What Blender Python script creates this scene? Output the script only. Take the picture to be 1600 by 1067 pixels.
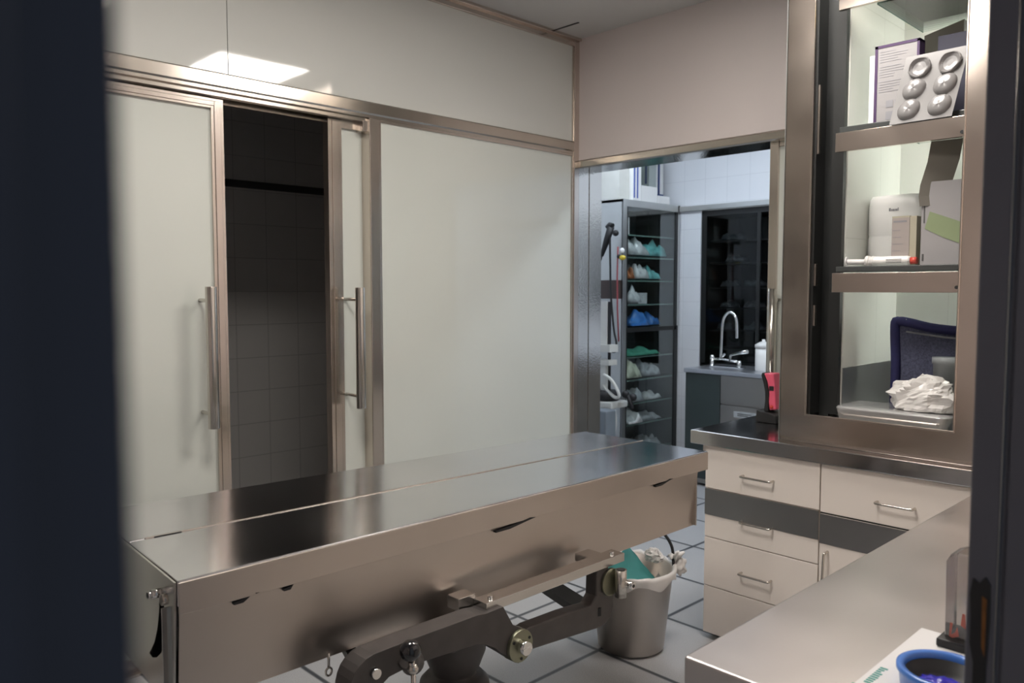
import bpy, bmesh, math, random
from mathutils import Vector, Matrix, noise
from mathutils.geometry import tessellate_polygon
PI = math.pi
SC = bpy.context.scene
for o in list(bpy.data.objects): bpy.data.objects.remove(o)
COL = SC.collection

# ------------------------------------------------------------ camera, world, exposure
cd = bpy.data.cameras.new('camera'); cam = bpy.data.objects.new('camera', cd); COL.objects.link(cam)
cam.location = (0, 0, 1.5); cam.rotation_euler = (math.radians(90 - 3.72), 0, math.radians(45.93))
cd.sensor_width = 36; cd.lens = 1244 / 1600 * 36; cd.clip_start = .01; cd.clip_end = 40
cd.dof.use_dof = True; cd.dof.focus_distance = 2.35; cd.dof.aperture_fstop = 5.6
SC.camera = cam
W = bpy.data.worlds.new('world'); SC.world = W; W.use_nodes = True
W.node_tree.nodes['Background'].inputs[0].default_value = (.5, .55, .6, 1)
W.node_tree.nodes['Background'].inputs[1].default_value = .42
SC.view_settings.view_transform = 'Standard'; SC.view_settings.look = 'None'
SC.view_settings.gamma = 1; SC.view_settings.exposure = 0.0
try: SC.view_settings.use_curve_mapping = False
except Exception: pass
PANEL_MAIN = 33.0      # radiance of the ceiling panels in the main room
PANEL_BACK = 17.0       # radiance of the panel in the room behind

# ------------------------------------------------------------ materials
def newmat(n):
    m = bpy.data.materials.new(n); m.use_nodes = True
    nt = m.node_tree; b = nt.nodes['Principled BSDF']
    return m, nt, b
def N(nt, t, **k):
    n = nt.nodes.new(t)
    for a, v in k.items(): setattr(n, a, v)
    return n
def rgb(c): return (c[0], c[1], c[2], 1)
def math_(nt, op, a, b=None, c=None):
    n = N(nt, 'ShaderNodeMath', operation=op)
    for i, v in enumerate((a, b, c)):
        if v is None: continue
        if isinstance(v, (int, float)): n.inputs[i].default_value = v
        else: nt.links.new(v, n.inputs[i])
    return n.outputs[0]
def mixc(nt, fac, a, b):
    n = N(nt, 'ShaderNodeMix', data_type='RGBA')
    nt.links.new(fac, n.inputs[0])
    for i, v in ((6, a), (7, b)):
        if isinstance(v, tuple): n.inputs[i].default_value = rgb(v)
        else: nt.links.new(v, n.inputs[i])
    return n.outputs[2]
def plain(n, c, rough=.5, metal=0, coat=0, spec=.5, var=.04, scale=12):
    """a plain surface with a faint procedural mottling"""
    m, nt, b = newmat(n)
    pos = N(nt, 'ShaderNodeNewGeometry').outputs['Position']
    no = N(nt, 'ShaderNodeTexNoise'); no.inputs['Scale'].default_value = scale; nt.links.new(pos, no.inputs['Vector'])
    c2 = tuple(max(0, v * (1 - var * 2)) for v in c); c1 = tuple(min(1, v * (1 + var * 2)) for v in c)
    nt.links.new(mixc(nt, no.outputs['Fac'], c2, c1), b.inputs['Base Color'])
    b.inputs['Roughness'].default_value = rough; b.inputs['Metallic'].default_value = metal
    b.inputs['Coat Weight'].default_value = coat; b.inputs['Specular IOR Level'].default_value = spec
    return m
def steel(n, c=(.62, .6, .57), rough=.22, stretch=(1, 1, 1), smudge=.12, bump=.02, wave=0, wscale=3):
    """brushed stainless steel: fine stretched grain, smudges in the roughness"""
    m, nt, b = newmat(n)
    pos = N(nt, 'ShaderNodeNewGeometry').outputs['Position']
    mp = N(nt, 'ShaderNodeMapping'); mp.inputs['Scale'].default_value = stretch; nt.links.new(pos, mp.inputs['Vector'])
    g = N(nt, 'ShaderNodeTexNoise'); g.inputs['Scale'].default_value = 90; g.inputs['Detail'].default_value = 4
    nt.links.new(mp.outputs[0], g.inputs['Vector'])
    s = N(nt, 'ShaderNodeTexNoise'); s.inputs['Scale'].default_value = 4; s.inputs['Detail'].default_value = 2.5
    nt.links.new(pos, s.inputs['Vector'])
    cm = mixc(nt, s.outputs['Fac'], tuple(v * .86 for v in c), tuple(min(1, v * 1.08) for v in c))
    nt.links.new(cm, b.inputs['Base Color'])
    b.inputs['Metallic'].default_value = 1
    r = math_(nt, 'MULTIPLY_ADD', s.outputs['Fac'], smudge * 2, rough - smudge)
    r2 = math_(nt, 'MULTIPLY_ADD', g.outputs['Fac'], .02, r)
    nt.links.new(math_(nt, 'MAXIMUM', r2, .03), b.inputs['Roughness'])
    if bump <= .03: return m
    bp = N(nt, 'ShaderNodeBump'); bp.inputs['Strength'].default_value = bump; bp.inputs['Distance'].default_value = .01
    h = g.outputs['Fac']
    if wave:
        w = N(nt, 'ShaderNodeTexNoise'); w.inputs['Scale'].default_value = wscale; nt.links.new(pos, w.inputs['Vector'])
        h = math_(nt, 'MULTIPLY_ADD', w.outputs['Fac'], wave, h)
    nt.links.new(h, bp.inputs['Height']); nt.links.new(bp.outputs[0], b.inputs['Normal'])
    return m
def tiles(n, c, grout, axes, size, off, gw=.004, rough=.25, speckle=0, bev=.02):
    """square tiles laid on the world axes"""
    m, nt, b = newmat(n)
    pos = N(nt, 'ShaderNodeNewGeometry').outputs['Position']
    sp = N(nt, 'ShaderNodeSeparateXYZ'); nt.links.new(pos, sp.inputs[0])
    ds = []
    for a, o, s in zip(axes, off, size):
        v = math_(nt, 'DIVIDE', math_(nt, 'SUBTRACT', sp.outputs[a], o), s)
        f = math_(nt, 'SUBTRACT', v, math_(nt, 'ROUND', v))
        ds.append(math_(nt, 'MULTIPLY', math_(nt, 'ABSOLUTE', f), s))
    d = math_(nt, 'MINIMUM', ds[0], ds[1])
    k = math_(nt, 'SMOOTH_MIN', math_(nt, 'DIVIDE', d, gw), 1.0, .2)
    k = math_(nt, 'MINIMUM', math_(nt, 'MAXIMUM', math_(nt, 'POWER', k, 3), 0), 1)
    no = N(nt, 'ShaderNodeTexNoise'); no.inputs['Scale'].default_value = 330 if speckle else 3
    no.inputs['Detail'].default_value = 5
    nt.links.new(pos, no.inputs['Vector'])
    if speckle:
        rmp = N(nt, 'ShaderNodeValToRGB'); nt.links.new(no.outputs['Fac'], rmp.inputs[0])
        e = rmp.color_ramp.elements; e[0].position = .38; e[1].position = .62
        e[0].color = rgb(tuple(v * (1 - speckle) for v in c)); e[1].color = rgb(tuple(v * (1 + speckle) for v in c))
        base = rmp.outputs[0]
    else:
        base = mixc(nt, no.outputs['Fac'], tuple(v * .95 for v in c), tuple(v * 1.04 for v in c))
    nt.links.new(mixc(nt, k, grout, base), b.inputs['Base Color'])
    b.inputs['Roughness'].default_value = rough
    bp = N(nt, 'ShaderNodeBump'); bp.inputs['Strength'].default_value = .3; bp.inputs['Distance'].default_value = .002
    nt.links.new(k, bp.inputs['Height']); nt.links.new(bp.outputs[0], b.inputs['Normal'])
    return m
def glass(n, tint=(.9, .95, .93), refl=.08, rough=.02):
    m, nt, b = newmat(n); nt.nodes.remove(b)
    out = nt.nodes['Material Output']
    tr = N(nt, 'ShaderNodeBsdfTransparent'); tr.inputs[0].default_value = rgb(tint)
    gl = N(nt, 'ShaderNodeBsdfGlossy'); gl.inputs['Roughness'].default_value = rough
    fr = N(nt, 'ShaderNodeFresnel'); fr.inputs[0].default_value = 1.45
    mx = N(nt, 'ShaderNodeMixShader')
    nt.links.new(math_(nt, 'MULTIPLY', fr.outputs[0], refl / .04), mx.inputs[0])
    nt.links.new(tr.outputs[0], mx.inputs[1]); nt.links.new(gl.outputs[0], mx.inputs[2]); nt.links.new(mx.outputs[0], out.inputs[0])
    return m
def emis(n, c, s):
    m, nt, b = newmat(n)
    b.inputs['Base Color'].default_value = (.9, .9, .9, 1)
    b.inputs['Emission Color'].default_value = rgb(c); b.inputs['Emission Strength'].default_value = s
    return m

M = {}
M['floor'] = tiles('floor_tiles', (.40, .405, .42), (.05, .055, .065), (0, 1), (.48, .48), (-2.07, 2.505), gw=.012, rough=.45, speckle=.16)
M['walltile'] = tiles('tile_white_xz', (.76, .78, .82), (.62, .64, .68), (0, 2), (.2, .2), (-3.42, .0), gw=.002, rough=.18)
M['walltile_y'] = tiles('tile_white_yz', (.76, .78, .82), (.62, .64, .68), (1, 2), (.2, .2), (5.7, .0), gw=.002, rough=.18)
M['darktile'] = tiles('tile_grey_yz', (.64, .62, .6), (.42, .41, .4), (1, 2), (.232, .229), (2.42, 1.03), gw=.003, rough=.35)
M['cabtile'] = tiles('tile_cream_yz', (.82, .84, .79), (.74, .76, .71), (1, 2), (.6, .9), (3.40, .8), gw=.002, rough=.2)
M['cabtile_x'] = tiles('tile_cream_xz', (.82, .84, .79), (.74, .76, .71), (0, 2), (.6, .9), (-1.12, .8), gw=.002, rough=.2)
M['paint'] = plain('pinkish_white_paint', (.67, .605, .59), .55, var=.015, scale=3)
M['ceil'] = plain('ceiling_grey_white', (.55, .54, .53), .7, var=.02, scale=2)
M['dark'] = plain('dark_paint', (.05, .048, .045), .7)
M['frost'] = plain('frosted_white_glass', (.62, .645, .60), .06, coat=.3, var=.012, scale=1.5)
M['frostup'] = plain('frosted_white_glass_upper', (.62, .63, .60), .05, coat=.3, var=.012, scale=1.5)
M['steel'] = steel('steel_brushed', (.62, .6, .57), .19, (1, .05, 1), smudge=.07)
M['steeltop'] = steel('steel_table_top', (.7, .695, .71), .15, (1, .03, 1), smudge=.07, bump=.012)
M['steelbody'] = steel('steel_table_body', (.6, .54, .49), .34, (1, .03, 1), smudge=.07, bump=.01, wave=.2, wscale=3)
M['steeltan'] = steel('steel_frame_warm', (.68, .61, .55), .2, (1, 1, .3), smudge=.07, bump=.002)
M['steelrail'] = steel('steel_rail_warm', (.6, .55, .49), .19, (1, .3, 1), smudge=.06, bump=.002)
M['steelworn'] = steel('steel_frame_worn', (.72, .63, .56), .19, (1, 1, .4), smudge=.09, bump=.006)
M['steelctr'] = steel('steel_worktop', (.58, .57, .57), .14, (.1, 1, 1), smudge=.06, bump=.004)
M['steelpen'] = steel('steel_peninsula', (.57, .54, .53), .33, (1, .1, 1), smudge=.05, bump=.006)
M['steeldark'] = steel('steel_strip_grey', (.36, .36, .36), .38, (.04, 1, 1), smudge=.06, bump=.03)
M['steelmirror'] = steel('steel_polished', (.72, .7, .66), .04, (1, 1, 1), smudge=.02, bump=.1, wave=6, wscale=2.2)
M['steelsink'] = steel('steel_sink_fronts', (.38, .36, .33), .36, (.05, 1, 1), smudge=.06)
M['steelsinktop'] = steel('steel_sink_top', (.6, .62, .66), .35, (.05, 1, 1), smudge=.05)
M['steelcool'] = steel('steel_cabinet_grey', (.58, .59, .58), .36, (1, 1, .05), smudge=.06)
M['chrome'] = steel('chrome', (.75, .75, .74), .06, smudge=.02, bump=0)
M['handle'] = steel('steel_handle', (.62, .58, .53), .22, (1, 1, .05), smudge=.04)
M['bucket'] = steel('steel_bucket', (.58, .53, .49), .33, (1, 1, .03), smudge=.05)
M['iron'] = plain('dark_cast_iron', (.075, .067, .064), .4, metal=.2, var=.12, scale=25)
M['black'] = plain('black_matte', (.012, .012, .013), .5)
M['blackgloss'] = plain('black_gloss', (.01, .01, .012), .12, coat=.5)
M['olive'] = steel('greenish_steel_disc', (.3, .3, .22), .36, smudge=.05)
M['laminate'] = plain('cream_white_laminate', (.86, .79, .73), .42, var=.012, scale=4)
M['seam'] = plain('dark_gap', (.03, .028, .026), .7)
M['plinth'] = plain('grey_plinth', (.2, .2, .2), .6)
M['white'] = plain('white_plastic', (.8, .8, .79), .35, var=.01)
M['whitebox'] = plain('white_card', (.75, .74, .74), .6, var=.02)
M['greybox'] = plain('greyish_card', (.30, .29, .295), .6, var=.02)
M['browncard'] = plain('brown_grey_card', (.14, .13, .11), .7, var=.05)
M['creamcard'] = plain('cream_card', (.42, .39, .3), .6)
M['pinkcard'] = plain('pinkish_card', (.36, .32, .3), .6)
M['purple'] = plain('purple_edge', (.05, .02, .08), .5)
M['navymesh'] = plain('navy_mesh', (.085, .09, .15), .8, var=.4, scale=160)
M['navy'] = plain('navy_fabric', (.02, .02, .09), .8, var=.1, scale=60)
M['navycard'] = plain('navy_card', (.04, .04, .07), .6)
M['green'] = plain('green_card', (.17, .42, .05), .5)
M['palegreen'] = plain('pale_green_print', (.22, .27, .15), .6)
M['redmark'] = plain('faded_red_marking', (.42, .12, .09), .4)
M['red'] = plain('red_plastic', (.6, .07, .05), .35)
M['pinkred'] = plain('pink_red_plastic', (.8, .12, .2), .3)
M['orange'] = plain('orange_worn_wood', (.24, .09, .02), .8, var=.2, scale=60)
M['text'] = plain('grey_print', (.25, .25, .27), .6)
M['textdark'] = plain('dark_print', (.08, .08, .08), .6)
M['foil'] = plain('blister_foil', (.2, .195, .195), .26, metal=0, coat=.25, var=.04)
M['bagwhite'] = plain('white_plastic_film', (.75, .73, .71), .35, coat=.3, var=.03, scale=20)
M['pouchteal'] = plain('teal_pouch', (.2, .6, .58), .3, coat=.4, var=.35, scale=9)
M['pouchgrey2'] = plain('pale_tub_plastic', (.36, .38, .4), .4)
M['pouchclear'] = plain('pale_sterile_pouch', (.75, .85, .86), .25, coat=.4, var=.3, scale=14)
M['pouchblue'] = plain('blue_pouch', (.04, .2, .75), .3, coat=.4, var=.4, scale=12)
M['pouchgreen'] = plain('green_cloth', (.09, .4, .28), .7, var=.15, scale=20)
M['pouchcream'] = plain('cream_cloth', (.6, .64, .5), .7, var=.15, scale=20)
M['pouchdim'] = plain('dim_packet', (.09, .1, .11), .5, var=.2, scale=20)
M['pouchgrey'] = plain('grey_packet', (.42, .45, .47), .5, var=.3, scale=20)
M['pouchbrown'] = plain('orange_brown_packet', (.4, .14, .05), .5, var=.3, scale=20)
M['cabdark'] = plain('dark_teal_interior', (.035, .05, .05), .4)
M['cabblack'] = plain('near_black_frame', (.012, .013, .013), .4)
M['shelfedge'] = plain('dark_glass_edge', (.05, .055, .055), .2)
M['edgegreen'] = plain('green_glass_edge', (.16, .25, .22), .2)
M['jamb'] = plain('dark_slate_paint', (.11, .11, .135), .35, coat=.15, var=.03)
M['jambnavy'] = plain('dark_navy_paint', (.02, .026, .05), .4, var=.05)
M['blue'] = plain('blue_plastic', (.06, .2, .62), .3, coat=.3, var=.02)
M['blueliner'] = plain('blue_liner_bag', (.03, .02, .42), .25, coat=.4, var=.2, scale=30)
M['teal'] = plain('teal_cloth', (.03, .2, .19), .7, var=.1)
M['tealprint'] = plain('teal_green_print', (.06, .3, .26), .6)
M['equipwhite'] = plain('off_white_equipment', (.62, .62, .58), .4)
M['equipgrey'] = plain('blue_grey_equipment', (.2, .23, .26), .5)
M['brownbox'] = plain('dark_brown_box', (.06, .04, .035), .4)
M['yellow'] = plain('yellow_plastic', (.6, .45, .04), .4)
M['redtube'] = plain('red_tube', (.35, .06, .07), .4)
M['bluestripe'] = plain('blue_stripe', (.05, .1, .4), .4)
M['darkblue'] = plain('dark_blue_tube', (.03, .06, .18), .4)
M['apron'] = plain('grey_apron', (.2, .21, .23), .5, var=.1)
M['traygrey'] = plain('pale_grey_tray', (.5, .5, .5), .25, metal=.5, coat=.4)
M['glass'] = glass('clear_glass')
M['glasstint'] = glass('greenish_glass', (.86, .91, .89), .05)
M['glassdark'] = glass('dark_door_glass', (.72, .75, .75), .03)
M['glassdoor'] = glass('cabinet_door_glass', (.95, .975, .97), .012)
M['clearplastic'] = glass('clear_plastic', (.78, .76, .76), .12, .12)
M['lampadded'] = emis('added_tube_white', (1, 1, .95), 15.0)
M['lampmain'] = emis('panel_warm_white', (1, .94, .87), PANEL_MAIN)
M['lampback'] = emis('panel_cool_white', (.8, .9, 1), PANEL_BACK)

# ------------------------------------------------------------ mesh builder
class MB:
    def __init__(s): s.v = []; s.f = []; s.mi = []; s.cur = 0; s.sm = []
    def mat(s, i): s.cur = i; return s
    def add(s, vs, fs, smooth=False):
        k = len(s.v); s.v += [Vector(v) for v in vs]
        for f in fs: s.f.append([k + i for i in f]); s.mi.append(s.cur); s.sm.append(smooth)
        return s
    def hexa(s, p):   # 8 points: bottom 4 (ccw), top 4
        return s.add(p, [(3, 2, 1, 0), (4, 5, 6, 7), (0, 1, 5, 4), (1, 2, 6, 5), (2, 3, 7, 6), (3, 0, 4, 7)])
    def box(s, x0, x1, y0, y1, z0, z1):
        return s.hexa([(x0, y0, z0), (x1, y0, z0), (x1, y1, z0), (x0, y1, z0), (x0, y0, z1), (x1, y0, z1), (x1, y1, z1), (x0, y1, z1)])
    def tube(s, pts, r, seg=12, caps=True, smooth=True):
        pts = [Vector(p) for p in pts]; n = len(pts)
        rs = r if isinstance(r, (list, tuple)) else [r] * n
        vs = []; up = None
        for i, p in enumerate(pts):
            t = (pts[min(i + 1, n - 1)] - pts[max(i - 1, 0)]).normalized()
            if up is None: up = Vector((0, 0, 1)) if abs(t.z) < .9 else Vector((1, 0, 0))
            a = t.cross(up).normalized(); b = a.cross(t).normalized(); up = b
            for j in range(seg):
                q = 2 * PI * j / seg; vs.append(p + rs[i] * (math.cos(q) * a + math.sin(q) * b))
        fs = []
        for i in range(n - 1):
            for j in range(seg):
                fs.append((i * seg + j, i * seg + (j + 1) % seg, (i + 1) * seg + (j + 1) % seg, (i + 1) * seg + j))
        s.add(vs, fs, smooth)
        if caps:
            s.add(vs[:seg], [tuple(range(seg))[::-1]]); s.add(vs[-seg:], [tuple(range(seg))])
        return s
    def cyl(s, p0, p1, r0, r1=None, seg=24): return s.tube([p0, p1], [r0, r0 if r1 is None else r1], seg)
    def lathe(s, prof, c, seg=40, smooth=True):
        vs = []; fs = []
        for (r, z) in prof:
            for j in range(seg):
                q = 2 * PI * j / seg; vs.append((c[0] + r * math.cos(q), c[1] + r * math.sin(q), c[2] + z))
        for i in range(len(prof) - 1):
            for j in range(seg):
                fs.append((i * seg + j, i * seg + (j + 1) % seg, (i + 1) * seg + (j + 1) % seg, (i + 1) * seg + j))
        return s.add(vs, fs, smooth)
    def sphere(s, c, r, seg=20, rings=12, sc=(1, 1, 1)):
        prof = [(max(1e-5, math.sin(PI * i / rings)), -math.cos(PI * i / rings)) for i in range(rings + 1)]
        vs = []; fs = []
        for (a, z) in prof:
            for j in range(seg):
                q = 2 * PI * j / seg; vs.append((c[0] + r * sc[0] * a * math.cos(q), c[1] + r * sc[1] * a * math.sin(q), c[2] + r * sc[2] * z))
        for i in range(rings):
            for j in range(seg): fs.append((i * seg + j, i * seg + (j + 1) % seg, (i + 1) * seg + (j + 1) % seg, (i + 1) * seg + j))
        return s.add(vs, fs, True)
    def prism(s, poly, ax, a, b, holes=()):
        """2-D polygon (in the two axes other than ax) extruded along ax from a to b"""
        def P(p, h):
            q = list(p); q.insert(ax, h); return tuple(q)
        rings = [list(poly)] + [list(h) for h in holes]
        flat = [p for r in rings for p in r]; n = len(flat)
        tri = tessellate_polygon([[Vector((p[0], p[1], 0)) for p in r] for r in rings])
        vs = [P(p, a) for p in flat] + [P(p, b) for p in flat]
        fs = [tuple(t) for t in tri] + [tuple(i + n for i in t)[::-1] for t in tri]
        k = 0
        for r in rings:
            m = len(r)
            for i in range(m): fs.append((k + i, k + (i + 1) % m, n + k + (i + 1) % m, n + k + i))
            k += m
        return s.add(vs, fs)
    def build(s, name, mat, parent=None, bevel=0, seg=2, autosmooth=False):
        me = bpy.data.meshes.new(name)
        off = parent_origin(parent) if parent else Vector((0, 0, 0))
        me.from_pydata([v - off for v in s.v], [], s.f)
        for m in (mat if isinstance(mat, (list, tuple)) else [mat]): me.materials.append(M[m])
        for p, i, q in zip(me.polygons, s.mi, s.sm): p.material_index = i; p.use_smooth = q
        bm = bmesh.new(); bm.from_mesh(me)
        bmesh.ops.remove_doubles(bm, verts=bm.verts, dist=1e-6)
        bmesh.ops.recalc_face_normals(bm, faces=bm.faces); bm.to_mesh(me); bm.free()
        o = bpy.data.objects.new(name, me); COL.objects.link(o)
        if parent: o.parent = parent
        if bevel:
            b = o.modifiers.new('bevel', 'BEVEL'); b.width = bevel; b.segments = seg; b.limit_method = 'ANGLE'; b.angle_limit = math.radians(45)
            b.harden_normals = False
        return o
def parent_origin(p):
    o = Vector((0, 0, 0))
    while p is not None: o += Vector(p.location); p = p.parent
    return o
def thing(name, loc, label, cat, group=None):
    o = bpy.data.objects.new(name, None); COL.objects.link(o); o.location = loc; o.empty_display_size = .05
    o['label'] = label; o['category'] = cat
    if group: o['group'] = group
    return o
def tag(o, label, cat, group=None, kind=None):
    o['label'] = label; o['category'] = cat
    if group: o['group'] = group
    if kind: o['kind'] = kind
    return o
def struct(o): o['kind'] = 'structure'; return o
def box(*a): return MB().box(*a)
def each(mb, name, mat, parent, k=8):
    """every k-vertex piece of the builder as a part of its own"""
    for a in range(0, len(mb.v), k):
        q = MB(); q.add(mb.v[a:a + k], [(3, 2, 1, 0), (4, 5, 6, 7), (0, 1, 5, 4), (1, 2, 6, 5), (2, 3, 7, 6), (3, 0, 4, 7)]); q.build(name, mat, parent)
def bez(pts, n=10):
    """Catmull-Rom through points"""
    P = [Vector(p) for p in pts]; P = [P[0] * 2 - P[1]] + P + [P[-1] * 2 - P[-2]]; out = []
    for i in range(1, len(P) - 2):
        for k in range(n):
            t = k / n; a, b, c, d = P[i - 1:i + 3]
            out.append(.5 * ((2 * b) + (c - a) * t + (2 * a - 5 * b + 4 * c - d) * t * t + (3 * b - a - 3 * c + d) * t ** 3))
    out.append(P[-2]); return out
def crumple(c, s, seed=0, amp=.25, freq=3, seg=26, rings=16, flat=.0):
    """a crumpled lump: an ellipsoid with faceted noise, flattened beneath"""
    mb = MB().sphere((0, 0, 0), 1, seg, rings); rnd = Vector((seed * 3.1, seed * 1.7, seed * .9))
    for i, v in enumerate(mb.v):
        k = 1 + amp * (noise.noise(v * freq + rnd) + .6 * abs(noise.noise(v * freq * 2.3 + rnd)) - .2)
        p = v * k; z = max(p.z, -.85 if not flat else -flat)
        mb.v[i] = Vector((c[0] + p.x * s[0], c[1] + p.y * s[1], c[2] + z * s[2]))
    return mb
def ridged(c, s, seed=0, amp=.5, freq=1.6, seg=44, rings=26):
    """stiff crumpled film: ridges and creases, flat faces, flat underside"""
    mb = MB().sphere((0, 0, 0), 1, seg, rings); rnd = Vector((seed * 2.3, seed * 1.1, seed * .7))
    for i, v in enumerate(mb.v):
        r1 = 1 - 2 * abs(noise.noise(v * freq + rnd)); r2 = 1 - 2 * abs(noise.noise(v * freq * 2.6 + rnd * 2)); r3 = abs(noise.noise(v * freq * 6 + rnd))
        k = .82 + amp * (.5 * r1 * r1 + .17 * r2 * r2 + .06 * r3)
        p = v * k; z = max(p.z, -.62)
        mb.v[i] = Vector((c[0] + p.x * s[0], c[1] + p.y * s[1], c[2] + z * s[2]))
    mb.sm = [False] * len(mb.sm)
    return mb
def pouch(c, s, rot=0, seed=0, n=14, lift=.5):
    """a flat packet with a wrinkled top: two skins joined at the rim; c is the centre of its base"""
    mb = MB(); vs = []; fs = []; ca, sa = math.cos(rot), math.sin(rot)
    for side in (0, 1):
        for i in range(n + 1):
            for j in range(n + 1):
                u = i / n * 2 - 1; v = j / n * 2 - 1
                edge = max(0, 1 - max(abs(u), abs(v)) ** 4)
                h = (edge ** .5) * (.55 + lift * noise.noise(Vector((u * 2.2 + seed, v * 2.2, seed * 2))) + .25 * abs(noise.noise(Vector((u * 6, v * 6 + seed, 1)))))
                z = s[2] * (h if side else .02 * edge) + s[2] * .12
                wob = 1 + .06 * noise.noise(Vector((u * 2, v * 2, seed + 5)))
                x, y = u * s[0] * wob, v * s[1] * wob
                vs.append((c[0] + x * ca - y * sa, c[1] + x * sa + y * ca, c[2] + z))
    m = (n + 1) ** 2
    for k in (0, m):
        for i in range(n):
            for j in range(n):
                a = k + i * (n + 1) + j; fs.append((a, a + 1, a + n + 2, a + n + 1))
    def rim():
        r = [(i, 0) for i in range(n)] + [(n, j) for j in range(n)] + [(i, n) for i in range(n, 0, -1)] + [(0, j) for j in range(n, 0, -1)]
        return [i * (n + 1) + j for i, j in r]
    r = rim()
    for i in range(len(r)):
        a, b = r[i], r[(i + 1) % len(r)]; fs.append((a, b, b + m, a + m))
    return mb.add(vs, fs, True)
def text_mesh(txt, size, origin, ux, uy, name, mat, parent, ext=.0006):
    """lettering as a real mesh: laid on the plane spanned by ux (reading direction) and uy (up)"""
    cu = bpy.data.curves.new('lettering', 'FONT'); cu.body = txt; cu.size = size; cu.extrude = ext
    ob = bpy.data.objects.new('lettering', cu); COL.objects.link(ob)
    me = bpy.data.meshes.new_from_object(ob); bpy.data.objects.remove(ob)
    ux = Vector(ux).normalized(); uy = Vector(uy).normalized(); uz = ux.cross(uy)
    off = Vector(origin) - (parent_origin(parent) if parent else Vector((0, 0, 0)))
    for v in me.vertices: v.co = off + ux * v.co.x + uy * v.co.y + uz * v.co.z
    me.materials.clear(); me.materials.append(M[mat])
    o = bpy.data.objects.new(name, me); COL.objects.link(o)
    if parent: o.parent = parent
    return o

# ================================================================ THE SETTING
XL, YB, H = -3.19, 3.64, 2.98
struct(box(-5.35, .9, -1.4, 6.3, -.1, 0).build('floor', 'floor'))
struct(box(-5.35, .9, -1.4, 6.3, H, H + .1).build('ceiling', 'ceil'))
# a thin seam between ceiling boards near the far left corner
struct(box(-3.17, -2.99, 3.405, 3.415, H - .004, H).build('trim_9', 'seam'))
# right wall with the doorway the picture is taken through (opening y .04 - .936)
w = MB().box(-.26, -.13, .945, YB, 0, H).box(-.26, -.13, -1.3, .04, 0, H).box(-.26, -.13, .04, .945, 2.15, H)
struct(w.build('wall_right', 'paint'))
struct(box(-3.3, -.13, -1.4, -1.3, 0, H).build('wall_front', 'paint'))
# painted door lining: right post (stepped profile, worn lock recess) and left post
jm = MB().prism([(-.262, .936), (-.2335, .936), (-.2335, .941), (-.2275, .941), (-.2275, .936), (-.10, .936), (-.10, .99), (-.262, .99)], 2, 0, 2.15)
jr = struct(jm.build('trim_1', 'jamb', bevel=.002))
pk = MB()
pk.prism([(-.257, 1.15), (-.2585, 1.175), (-.256, 1.192), (-.25, 1.188), (-.244, 1.196), (-.239, 1.188), (-.2385, 1.15), (-.2405, 1.10), (-.2415, .92), (-.2525, .92), (-.253, 1.10), (-.257, 1.12)], 1, .9345, .9365)
pk.build('lock_recess', 'black', jr)
MB().prism([(-.2465, 1.175), (-.242, 1.172), (-.2425, 1.11), (-.2455, 1.12)], 1, .9338, .9346).build('worn_wood', 'orange', jr)
MB().tube([(-.2335, .9358, 2.1), (-.2335, .9358, .75)], .0006, 6).build('scratch', 'handle', jr)
lm = MB().prism([(-.27, .0), (-.27, .0408), (-.121, .0408), (-.121, .025), (-.112, .025), (-.112, .0), (-.104, -.03), (-.104, -.09), (-.112, -.10), (-.112, -.15), (-.27, -.15)], 2, 0, 2.15)
struct(lm.build('trim_2', 'jambnavy', bevel=.003))

# ---- left partition: steel rails, frosted panes, sliding doors
rail = MB().prism([(-3.3, 2.379), (-3.19, 2.379), (-3.184, 2.372), (-3.184, 2.325), (-3.19, 2.318), (-3.19, 2.304), (-3.3, 2.304)], 1, -1.3, YB)
tr = struct(rail.build('trim_3', 'steelrail', bevel=.002))
struct(MB().box(-3.235, -3.205, -1.3, 2.16, 2.286, 2.304).box(-3.29, -3.27, -1.3, 2.16, 2.27, 2.304).build('trim_4', 'steelrail', bevel=.001))
ct = MB().box(-3.3, -3.185, -1.3, YB, 2.93, H).box(-3.2, -3.165, -1.3, YB, 2.962, H)
struct(ct.build('trim_5', 'steeltan', bevel=.003))
struct(MB().box(-3.3, -3.183, 3.597, YB, 0, H).build('trim_6', 'steeltan', bevel=.003))       # corner post
po = MB().box(-3.3, -3.186, 2.155, 2.214, 0, 2.304).box(-3.3, -3.196, 2.125, 2.155, 2.24, 2.29)
struct(po.build('trim_7', 'steeltan', bevel=.003))
struct(MB().box(-3.3, -3.17, 1.95, YB, 0, .03).box(-3.215, -3.165, -1.3, 1.95, 0, .012).box(-3.235, -3.19, -1.3, 1.95, .0, .006).build('trim_8', 'steeltan', bevel=.002))
w1 = struct(MB().box(-3.212, -3.198, 2.226, 3.585, .04, 2.292).build('window_1', 'frost'))
fr = MB()
fr.box(-3.2, -3.19, 2.214, 2.222, .03, 2.304).box(-3.2, -3.19, 3.587, 3.597, .03, 2.304).box(-3.2, -3.19, 2.222, 3.587, 2.292, 2.304).box(-3.2, -3.19, 2.222, 3.587, .03, .045)
fr.build('window_frame', 'steeltan', w1, bevel=.001)
w2 = struct(MB().box(-3.21, -3.198, -1.3, 1.4765, 2.379, 2.93).box(-3.21, -3.198, 1.4795, 3.597, 2.379, 2.93).build('window_2', 'frostup'))
MB().box(-3.2, -3.19, 3.589, 3.597, 2.379, 2.93).build('window_frame', 'steeltan', w2)
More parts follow.
